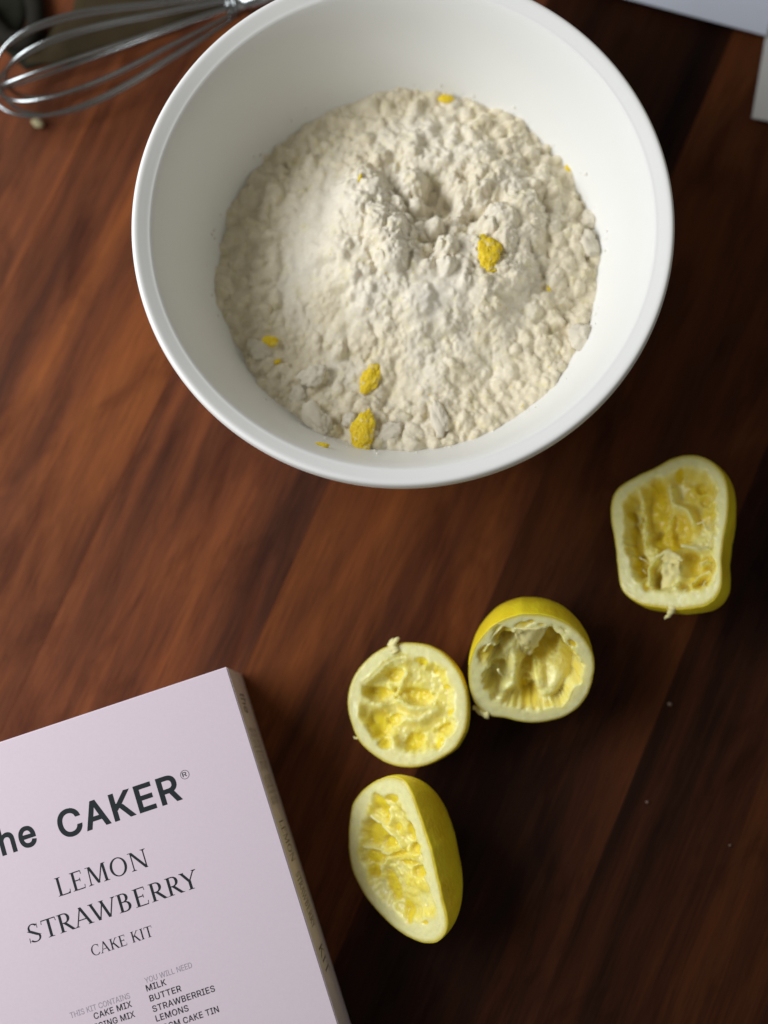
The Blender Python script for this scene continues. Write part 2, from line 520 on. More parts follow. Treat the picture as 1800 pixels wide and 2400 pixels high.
def blob(name, c, axes, ang, mat, seed, rough=.25, freq=3.0, sub=4, fine=.0, tilt=(0, 0), squash=1):
    """an irregular lump: icosphere with noise, axes in metres, ang = direction of the long axis"""
    bm = bmesh.new(); bmesh.ops.create_icosphere(bm, subdivisions=sub, radius=1)
    off = Vector((seed * 3.1, seed * 1.7, seed * .9))
    rot = Matrix.Rotation(tilt[0], 3, 'X') @ Matrix.Rotation(tilt[1], 3, 'Y')
    rz = Matrix.Rotation(ang, 3, 'Z')
    for v in bm.verts:
        n = v.co.copy()
        k = 1 + rough * noise.fractal(n * freq * .5 + off, .6, 2.0, 4) * 1.3
        if fine: k += fine * (abs(noise.noise(n * freq * 2.6 + off)) * 2 - .5)
        v.co = rot @ Vector((n.x * axes[0] * k, n.y * axes[1] * k, n.z * axes[2] * k))
        v.co = rz @ v.co
    me = bpy.data.meshes.new(name); bm.to_mesh(me); bm.free()
    me.polygons.foreach_set('use_smooth', [True] * len(me.polygons))
    me.materials.append(mat)
    o = bpy.data.objects.new(name, me); o.location = c
    return link(o)

PX = .70 / FPX
def on_flour(px, py, dz=0.0):
    dz -= .0012
    z = fheight(px, py) + dz
    return at(px, py, z)

zests = [   # px, py, half-length px, half-width px, thickness px, angle, label, seed
    (1143, 594, 44, 30, 15, R(95), 'bright yellow rough oval of grated lemon zest beside the crater of the heap', 1, .003),
    (870, 880, 46, 24, 14, R(64), 'yellow wedge of lemon zest below the middle of the flour heap', 2, .001),
    (851, 1010, 46, 28, 15, R(78), 'darker yellow clump of lemon zest at the lower edge of the flour', 3, .002),
    (634, 800, 20, 13, 9, R(-15), 'small yellow zest fleck in the coarse crumbs at the flour\'s lower left', 4, .002),
    (1046, 233, 22, 11, 8, R(-12), 'small yellow zest fleck at the far top edge of the flour', 5, .002),
    (1412, 760, 6, 5, 3, R(0), 'tiny yellow zest dot on the right edge of the flour', 8, .001),
    (650, 848, 9, 6, 5, R(30), 'tiny yellow zest bit under the small fleck at the flour\'s lower left', 9, .002),
    (1336, 398, 16, 10, 5, R(-50), 'dull olive yellow zest bit at the upper right edge of the flour', 10, .001),
    (843, 418, 14, 4, 3, R(70), 'thin yellow zest thread on the white powder left of the crater', 11, .001),
    (1288, 672, 22, 5, 3, R(84), 'dull yellow zest strand along the right flank of the heap', 12, .001),
]
for (px, py, a, b, t, an, lab, sd, dz) in zests:
    o = blob('lemon_zest', on_flour(px, py, dz), (a * PX, b * PX, t * PX), an, M_zest, sd, .24, 2.2, 5 if a > 30 else 3, .05)
    tag(o, lab, 'zest', 'lemon zest in and on the bowl')
# zest lying on the bare inner wall
def on_wall(px, py):
    z = .08
    for _ in range(12):
        p = at(px, py, z); r = math.hypot(p.x - BC.x, p.y - BC.y)
        zz = np.linspace(.01, .114, 300); z = float(np.interp(r, bowl_inner(zz), zz))
    return at(px, py, z), z
p, z = on_wall(752, 1044)
o = blob('lemon_zest', p, (20 * PX, 10 * PX, 5 * PX), R(-4), M_zest, 21, .25, 3, 4, .1, tilt=(R(-35), 0))
tag(o, 'yellow zest scrap stuck on the bowl wall below the flour', 'zest', 'lemon zest in and on the bowl')

lumps = [
    (747, 985, 52, 27, 18, R(-62), 'smooth wedge shaped flour lump on the lower left bowl wall', 31),
    (822, 985, 21, 19, 16, R(10), 'small round flour lump beside the dark yellow zest clump', 32),
    (612, 822, 36, 26, 20, R(-30), 'rounded flour lump under the zest fleck at lower left', 33),
    (1386, 514, 22, 25, 16, R(60), 'round flour lump at the right edge of the flour', 34),
    (1376, 570, 26, 34, 18, R(15), 'long flour lump on the right edge, second from the round one', 35),
    (1362, 786, 34, 27, 20, R(60), 'large flour lump at the lower right edge of the flour', 36),
    (735, 880, 34, 26, 18, R(20), 'plump flour lump in the crumbs above the smooth wedge', 37),
    (905, 1018, 42, 24, 12, R(28), 'flat flour flake right of the dark yellow zest clump', 38),
    (1030, 985, 20, 42, 12, R(12), 'long flour flake at the bottom edge of the flour', 39),
    (700, 925, 26, 20, 14, R(50), 'dull flour lump left above the smooth wedge', 40),
]
for (px, py, a, b, t, an, lab, sd) in lumps:
    o = blob('flour_lump', on_flour(px, py, .0015), (a * PX, b * PX, t * PX), an, M_lump, sd, .28, 2.2, 4, .03)
    tag(o, lab, 'flour lump', 'lumps in the flour mixture')

# ------------------------------------------------------------------ squeezed lemon halves
def catmull_closed(P, n):
    P = np.array(P, float); m = len(P); out = []
    for i in range(m):
        a, b, c, d = P[i - 1], P[i], P[(i + 1) % m], P[(i + 2) % m]
        for j in range(n):
            t = j / n
            out.append(.5 * (2 * b + (c - a) * t + (2 * a - 5 * b + 4 * c - d) * t * t + (3 * b - a - 3 * c + d) * t ** 3))
    return np.array(out)

PITH = np.array([.89, .85, .43]); PULP = np.array([.88, .72, .035]); MEMB = np.array([.88, .79, .19])

def tube(name, pts, radii, mat, parent, seg=8, cap=True):
    P = [Vector(p) for p in pts]; V = []; F = []
    prev = None
    for i, p in enumerate(P):
        t = (P[min(i + 1, len(P) - 1)] - P[max(i - 1, 0)]).normalized()
        if prev is None:
            u = t.orthogonal().normalized()
        else:
            u = (prev - t * prev.dot(t)).normalized()
        prev = u; v = t.cross(u)
        for k in range(seg):
            a = 2 * math.pi * k / seg
            V.append(tuple(p + (u * math.cos(a) + v * math.sin(a)) * radii[i]))
    for i in range(len(P) - 1):
        for k in range(seg):
            k2 = (k + 1) % seg
            F.append((i * seg + k, i * seg + k2, (i + 1) * seg + k2, (i + 1) * seg + k))
    if cap:
        F.append(tuple(range(seg))[::-1]); F.append(tuple((len(P) - 1) * seg + k for k in range(seg)))
    return mesh_obj(name, V, F, mat, parent)

def make_lemon(label, crop, contour, centre, normal, depth, cavity, wall, feats, seed, bulge=.06, q=.75, tails=(), flaps=(), peelcol=(.96, .74, .03), zc=.03, skew=(0, 0), pulpk=1.0, extra=0, deep=0, edge_n=.008):
    ox, oy, k = crop
    C = [(ox + x * k, oy + y * k) for x, y in contour]
    cen = (ox + centre[0] * k, oy + centre[1] * k)
    n = Vector(normal).normalized()
    NS = 240
    def frame(z):
        c = at(cen[0], cen[1], z)
        u = (Vector((1, 0, 0)) - n * n.x).normalized(); v = n.cross(u)
        return c, u, v
    def to2(px, py, c, u, v):
        d = on_plane(px, py, c, n) - c
        return np.array([d.dot(u), d.dot(v)])
    def outer(z):
        c, u, v = frame(z)
        P2 = np.array([to2(x, y, c, u, v) for x, y in C])
        D = catmull_closed(P2, 12)
        th = np.arctan2(D[:, 1], D[:, 0]); rr = np.hypot(D[:, 0], D[:, 1]); o_ = np.argsort(th)
        tt = np.linspace(-np.pi, np.pi, NS, endpoint=False)
        r = np.interp(tt, th[o_], rr[o_], period=2 * np.pi)
        rn = vnoise(np.cos(tt)[None] * .5 + seed, np.sin(tt)[None] * .5, 14, seed, 3)[0]
        return c, u, v, tt, r * (1 + edge_n * (rn - .5) * 2)
    def peel_verts(z):
        c, u, v, tt, r = outer(z)
        rings = []
        PX_ = np.c_[r * np.cos(tt), r * np.sin(tt)]; ew, ev = np.linalg.eigh(np.cov(PX_.T)); la_ = ev[:, 1]
        ph = np.concatenate([[-1], np.linspace(0, 1, 40)])
        for f in ph:
            if f < 0:
                kx, zz = .985, -.0009
            else:
                a = f * math.pi / 2
                kx = math.cos(a) ** q * (1 + bulge * math.sin(2 * a)) if f < 1 else 0.001
                zz = -depth * math.sin(a)
            dent = 1 + .02 * (vnoise(np.cos(tt)[None] + seed, np.sin(tt)[None] + f, 3.0, seed + 5, 2)[0] - .5) * min(1, max(f, 0) * 5)
            x = r * kx * np.cos(tt) * dent + skew[0] * (-zz); y = r * kx * np.sin(tt) * dent + skew[1] * (-zz)
            if extra and f > 0:
                t_ = x * la_[0] + y * la_[1]; dk = t_ * (max(kx, .02) ** extra - 1)
                x = x + dk * la_[0]; y = y + dk * la_[1]
            W = np.array(c)[None] + x[:, None] * np.array(u) + y[:, None] * np.array(v) + zz * np.array(n)
            rings.append(W)
        return c, u, v, tt, r, np.concatenate(rings)
    z = zc
    for _ in range(6):
        pv = peel_verts(z)[-1]; z -= pv[:, 2].min() - .0002
    c, u, v, tt, r, PV = peel_verts(z)
    rt = root('squeezed_lemon_half', (c.x, c.y, 0))
    tag(rt, label, 'lemon half', 'squeezed lemon halves on the table')
    nr = len(PV) // NS; F = []
    for i in range(nr - 1):
        for j in range(NS):
            j2 = (j + 1) % NS
            F.append((i * NS + j, (i + 1) * NS + j, (i + 1) * NS + j2, i * NS + j2))
    pe = mesh_obj('peel', PV, np.array(F), M_peel, rt)
    pc = np.tile(np.array(peelcol), (len(PV), 1))
    pc[:NS] = (.78, .66, .14)
    pn = vnoise(PV[:, :1] * 1 + 0, PV[:, 1:2] + PV[:, 2:3], 60, seed, 3)
    pc *= (.86 + .28 * pn)
    set_col(pe, pc)
    # flesh: polar height field over the cut face
    NR = 110
    s = np.linspace(.996, 0, NR)
    S, T = np.meshgrid(s, tt, indexing='ij')
    Rm = r[None] * S
    X = Rm * np.cos(T); Y = Rm * np.sin(T)
    rmean = r.mean()
    nn = vnoise(X, Y, 150, seed + 1, 4); nf = vnoise(X, Y, 420, seed + 2, 4); nl = vnoise(X, Y, 60, seed + 3, 3)
    wv = wall + (vnoise(np.cos(T) + seed, np.sin(T), 3.4, seed + 4, 4, .65) - .5) * .26
    tcv = np.clip((wv - S) / .16, 0, 1); tcv = tcv * tcv * (3 - 2 * tcv)
    tpl = np.clip((wv + .03 - S) / .10, 0, 1)
    Z = .0003 - cavity * tcv * (.75 + .5 * nl) + (nn - .5) * .0024 * tpl + (nf - .5) * .0010 * tpl + (nf - .5) * .0004
    Z -= .0004 * np.clip((S - .96) / .035, 0, 1) ** 2
    # radiating fibre remnants
    fib = vnoise(T / (2 * np.pi) * 1.0, S * .15, 26, seed + 9, 3)
    Z += (fib - .5) * .0006 * tpl
    tint = np.clip(.45 + (nn - .5) * 2.4 + (nl - .5) * 1.4, 0, 1) * tpl * pulpk
    memb = np.zeros_like(Z)
    for ft in feats:
        if ft[0] == 'p':
            _, fx, fy, rx, ry, rot, dp = ft
            p0 = to2(ox + fx * k, oy + fy * k, c, u, v)
            a = R(rot)
            px_ = to2(ox + (fx + rx * math.cos(a)) * k, oy + (fy + rx * math.sin(a)) * k, c, u, v) - p0
            py_ = to2(ox + (fx - ry * math.sin(a)) * k, oy + (fy + ry * math.cos(a)) * k, c, u, v) - p0
            Mi = np.linalg.inv(np.array([px_, py_]).T)
            dx, dy = X - p0[0], Y - p0[1]
            e = np.hypot(Mi[0, 0] * dx + Mi[0, 1] * dy, Mi[1, 0] * dx + Mi[1, 1] * dy) * (1 + .7 * (nn - .5) + .35 * (nf - .5))
            m = 1 / (1 + np.exp((e - 1) / .07))
            Z -= dp * m * (.8 + .4 * nf)
            tint = np.maximum(tint * (1 - m), m * (.92 + .3 * (nf - .5)))
        else:
            _, pts, wd, hh = ft[:4]
            Q = [to2(ox + x * k, oy + y * k, c, u, v) for x, y in pts]
            D = np.full_like(X, 9.)
            for A, B in zip(Q[:-1], Q[1:]):
                dx, dy = B - A
                t_ = np.clip(((X - A[0]) * dx + (Y - A[1]) * dy) / (dx * dx + dy * dy), 0, 1)
                D = np.minimum(D, np.hypot(X - A[0] - t_ * dx, Y - A[1] - t_ * dy))
            m = np.exp(-(D * (1 + .6 * (nf - .5)) / (wd * k * PX)) ** 2)
            top = np.minimum(0, Z + hh)
            Z = Z * (1 - m) + np.maximum(top, Z) * m
            memb = np.maximum(memb, m)
    tint = np.clip(tint, 0, 1)
    base = PITH + (MEMB - PITH) * np.clip(tpl * (.35 + .9 * nn), 0, 1)[..., None] * .8
    col = base * (1 - tint[..., None]) + PULP * tint[..., None] * (1 - deep * np.array([.10, .17, .75]))
    m3 = (memb * .85)[..., None]
    col = col * (1 - m3) + np.array([.90, .84, .36]) * m3
    col *= (.93 + .14 * nf)[..., None]
    gl = (np.clip((S - .93) / .06, 0, 1) ** 1.5)[..., None]
    col = col * (1 - gl) + np.array([.76, .62, .09]) * gl
    W = (np.array(c)[None, None] + X[..., None] * np.array(u) + Y[..., None] * np.array(v) + Z[..., None] * np.array(n)).reshape(-1, 3)
    F = []
    for i in range(NR - 1):
        for j in range(NS):
            j2 = (j + 1) % NS
            F.append((i * NS + j, (i + 1) * NS + j, (i + 1) * NS + j2, i * NS + j2))
    fo = mesh_obj('flesh', W, np.array(F), M_flesh, rt)
    set_col(fo, col.reshape(-1, 3))
    # loose membranes standing in the hollow, and torn fibres
    for (quad, lift, sd) in flaps:
        q_ = [on_plane(ox + x * k, oy + y * k, c + n * l_, n) for (x, y), l_ in zip(quad, lift)]
        V = []; nx, ny = 14, 14
        for i in range(nx + 1):
            for j in range(ny + 1):
                a, b = i / nx, j / ny
                p_ = q_[0] * (1 - a) * (1 - b) + q_[1] * a * (1 - b) + q_[2] * a * b + q_[3] * (1 - a) * b
                w_ = noise.noise(Vector((a * 3, b * 3, sd))) * .0022 + math.sin(a * 3.1) * .0014 + noise.noise(Vector((a * 9, b * 9, sd + 4))) * .0006
                p_ = p_ + (q_[1] - q_[0]) * (.12 * noise.noise(Vector((b * 5, sd, 1)))) * (1 if a > .5 else -1)
                V.append(p_ + n * w_)
        Fq = [(i * (ny + 1) + j, (i + 1) * (ny + 1) + j, (i + 1) * (ny + 1) + j + 1, i * (ny + 1) + j + 1) for i in range(nx) for j in range(ny)]
        mo = mesh_obj('membrane', [tuple(x) for x in V], Fq, M_memb, rt)
        set_col(mo, np.tile(np.array([.88, .80, .36]), (len(V), 1)))
        md = mo.modifiers.new('t', 'SOLIDIFY'); md.thickness = .0005
    for (pts, w0, w1) in tails:
        P = [on_plane(ox + x * k, oy + y * k, c + n * l_, n) for x, y, l_ in pts]
        m_ = len(P); PP = []; RR = []
        for i in range(m_ - 1):
            for j in range(5):
                t_ = j / 5; PP.append(P[i].lerp(P[i + 1], t_) + Vector([noise.noise(Vector((i + t_, seed, kk))) for kk in range(3)]) * .0009)
                f_ = (i + t_) / (m_ - 1); RR.append((w0 + (w1 - w0) * f_) * (.62 if k < .3 and w0 < 30 else 1) * k * PX * (1 + .4 * noise.noise(Vector((f_ * 7, seed, 2)))))
        PP.append(P[-1]); RR.append(w1 * k * PX)
        to = tube('fibre', PP, RR, M_memb, rt)
        set_col(to, np.tile(np.array([.86, .80, .38]), (len(to.data.vertices), 1)))
    return rt

# lower left one of the touching pair
make_lemon('round squeezed lemon half facing up, left one of the touching pair', (780, 1350, .4039),
    [(345, 398), (240, 450), (160, 530), (108, 620), (87, 720), (102, 830), (150, 950), (220, 1022), (320, 1085), (430, 1108), (540, 1095), (640, 1050), (720, 985), (770, 880), (783, 760), (770, 650), (725, 545), (655, 462), (565, 408), (460, 388)],
    (435, 745), (-.20, -.02, 1), .031, .0045, .80,
    [('p', 260, 690, 85, 45, 10, .004), ('p', 480, 700, 110, 50, 15, .0045), ('p', 360, 570, 60, 38, 0, .0025), ('p', 260, 860, 70, 75, 0, .003), ('p', 360, 830, 60, 30, -20, .002),
     ('p', 470, 960, 60, 45, -40, .0025), ('p', 520, 495, 34, 20, 15, .001), ('p', 640, 880, 45, 18, -35, .0016), ('p', 620, 965, 40, 22, -60, .0012), ('p', 590, 550, 16, 12, 0, .001), ('p', 655, 640, 20, 14, 0, .001), ('p', 680, 790, 26, 14, -40, .001), ('p', 310, 970, 40, 30, 0, .0015),
     ('r', [(170, 720), (270, 750), (340, 705), (400, 720), (450, 765), (520, 770), (570, 730)], 34, .0040), ('r', [(400, 830), (500, 835), (600, 780)], 30, .003), ('r', [(340, 940), (360, 1010)], 26, .003), ('r', [(420, 560), (380, 640)], 24, .002),
     ('r', [(190, 620), (300, 520), (420, 480)], 26, .002)],
    3, tails=(([(370, 440, .0), (350, 410, .001), (365, 375, .002), (385, 362, .002)], 30, 10), ([(150, 930, -.001), (140, 942, -.001), (122, 930, -.001)], 10, 4), ([(350, 430, .0), (335, 395, .001), (355, 368, .002)], 22, 14)), pulpk=.55)
# right one of the touching pair
make_lemon('tall squeezed lemon half with a deep hollow, right one of the touching pair', (780, 1350, .4039),
    [(1160, 222), (1060, 232), (960, 272), (880, 340), (820, 430), (790, 540), (795, 650), (830, 745), (900, 805), (1000, 822), (1080, 842), (1200, 848), (1330, 818), (1430, 755), (1490, 660), (1515, 555), (1508, 455), (1460, 365), (1380, 288), (1280, 240)],
    (1160, 550), (-.05, -.52, .85), .046, .0135, .78,
    [('p', 900, 460, 60, 60, 0, .002), ('p', 990, 350, 60, 55, 0, .003), ('p', 960, 520, 50, 55, 0, .002), ('p', 1240, 440, 80, 130, 20, .005), ('p', 1130, 640, 50, 120, 0, .004), ('p', 1170, 720, 25, 60, -10, .002), ('p', 1095, 285, 40, 18, -10, .0012), ('p', 1150, 265, 18, 10, 0, .0008), ('p', 1210, 282, 20, 10, 0, .0008), ('p', 1390, 390, 26, 14, 30, .001), ('p', 1240, 750, 40, 12, 0, .0008),
     ('r', [(880, 440), (930, 350), (980, 300)], 10, .006), ('r', [(900, 520), (980, 500), (1040, 430), (1060, 520), (1040, 640), (980, 700)], 55, .008), ('r', [(1200, 640), (1260, 690), (1310, 620), (1240, 700)], 70, .0085), ('r', [(1080, 320), (1120, 420), (1140, 450)], 40, .007), ('r', [(1100, 310), (1230, 300)], 24, .006)],
    11, bulge=.05, flaps=(([(1050, 300), (1255, 290), (1150, 450), (1090, 440)], (.0, -.001, -.0125, -.012), 1),),
    tails=(([(905, 800, -.001), (860, 785, -.002), (830, 765, -.003), (818, 772, -.004)], 30, 9), ([(900, 400, 0), (925, 375, -.001), (915, 420, -.003)], 9, 5), ([(960, 540, -.001), (985, 580, -.004)], 9, 5)), peelcol=(.95, .76, .03), pulpk=.6, deep=.8)
# far right, squarish
make_lemon('squarish squeezed lemon half with torn fibres, alone at the far right', (1380, 1020, .2532),
    [(930, 185), (1080, 215), (1200, 300), (1270, 420), (1292, 560), (1282, 760), (1250, 950), (1228, 1150), (1235, 1300), (1205, 1450), (1100, 1565), (950, 1600), (800, 1610), (650, 1592), (500, 1565), (370, 1490), (292, 1390), (268, 1200), (246, 1000), (214, 800), (212, 630), (272, 495), (430, 390), (600, 310), (760, 225)],
    (750, 900), (-.37, .10, .92), .036, .0085, .84,
    [('p', 610, 640, 115, 250, 5, .0045), ('p', 830, 830, 95, 160, 0, .0035), ('p', 700, 950, 150, 110, 0, .003), ('p', 1015, 460, 55, 60, 0, .0025), ('p', 1050, 570, 45, 50, 0, .0012), ('p', 830, 360, 30, 75, 35, .0012), ('p', 375, 720, 38, 55, -20, .002),
     ('p', 420, 960, 45, 150, -8, .0035), ('p', 470, 1190, 55, 110, -15, .003), ('p', 640, 1310, 45, 105, 10, .003), ('p', 920, 1170, 85, 120, 0, .003), ('p', 840, 1380, 50, 35, -20, .0018), ('p', 520, 1400, 22, 45, -10, .0015), ('p', 1060, 1340, 55, 20, -35, .0015), ('p', 1060, 1200, 60, 18, -12, .0015), ('p', 450, 800, 18, 25, 0, .001), ('p', 1060, 1120, 50, 25, -10, .0015),
     ('r', [(470, 520), (490, 700), (520, 900), (500, 1000)], 26, .004), ('r', [(740, 480), (760, 620), (900, 680), (960, 800)], 40, .006), ('r', [(560, 1380), (550, 1230), (640, 1120), (740, 1070)], 22, .008), ('r', [(700, 1200), (760, 1120), (840, 1180), (800, 1400)], 60, .005), ('r', [(940, 1380), (1010, 1290), (1100, 1250)], 20, .006), ('r', [(870, 1020), (1000, 1050), (1100, 1040)], 16, .007), ('r', [(1020, 1190), (1100, 1150)], 12, .005)],
    23, skew=(.10, 0), bulge=.08, q=.62, flaps=(([(610, 1130), (745, 1050), (880, 1150), (830, 1240)], (-.005, -.0005, -.001, -.006), 3), ([(690, 1190), (850, 1200), (820, 1430), (670, 1430)], (-.004, -.004, -.008, -.008), 4)),
    tails=(([(860, 1020, .0), (900, 1025, .0005), (1000, 1048, .0), (1110, 1040, -.002)], 26, 10), ([(1000, 820, -.001), (1060, 800, .0), (1080, 860, .0), (1140, 880, -.001)], 14, 10), ([(470, 1130, -.001), (530, 1165, -.001), (580, 1200, -.003)], 12, 8), ([(500, 1240, -.001), (530, 1280, -.002)], 9, 6),
           ([(780, 1580, -.001), (765, 1630, -.003), (740, 1670, -.006), (705, 1700, -.009)], 46, 9), ([(730, 1590, -.001), (745, 1640, -.004)], 24, 10), ([(1110, 1010, -.002), (1150, 900, -.001)], 10, 8), ([(1020, 1190, -.002), (1100, 1150, -.001)], 10, 7), ([(1050, 1400, 0), (1080, 1350, 0)], 10, 7)), peelcol=(.98, .78, .03), pulpk=.7, deep=.9, zc=.034)
# bottom, cut lengthways and leaning
make_lemon('long squeezed lemon half cut lengthways and leaning on its side, below the others', (780, 1780, .211),
    [(640, 188), (520, 215), (410, 280), (300, 380), (225, 500), (195, 650), (180, 820), (180, 980), (200, 1130), (235, 1270), (300, 1400), (375, 1530), (470, 1650), (580, 1770), (690, 1870), (800, 1950), (920, 2010), (1050, 2042), (1150, 2030), (1230, 1970), (1270, 1880), (1262, 1750), (1225, 1600), (1180, 1400), (1130, 1180), (1080, 980), (1010, 760), (940, 560), (870, 370), (780, 235)],
    (650, 1080), (-.66, -.20, .72), .037, .0030, .76,
    [('p', 520, 520, 75, 130, -30, .0018), ('p', 590, 660, 35, 70, -15, .0016), ('p', 460, 820, 130, 140, 0, .0022), ('p', 600, 920, 100, 75, 0, .0022), ('p', 430, 1090, 105, 90, 0, .0016), ('p', 440, 1240, 55, 90, -15, .001), ('p', 660, 440, 80, 50, 0, .0008), ('p', 850, 800, 60, 110, -10, .001),
     ('p', 890, 1000, 75, 60, -50, .0022), ('p', 700, 1060, 95, 30, -12, .0018), ('p', 800, 1160, 90, 28, 8, .001), ('p', 930, 1265, 85, 60, 8, .0020), ('p', 640, 1420, 55, 170, -25, .0008), ('p', 820, 1680, 50, 130, -20, .0006), ('p', 1030, 1810, 35, 25, 0, .0006), ('p', 690, 760, 40, 50, 0, .0006),
     ('r', [(420, 640), (560, 750), (680, 870), (760, 980)], 26, .003), ('r', [(340, 980), (520, 1030), (620, 1060)], 20, .002), ('r', [(520, 1230), (600, 1120)], 26, .002), ('r', [(590, 500), (640, 640), (620, 720)], 26, .002)],
    37, bulge=.0, q=1.05, peelcol=(1.0, .76, .03), zc=.034, pulpk=.55, skew=(0.05, .12), extra=.75, deep=.35)

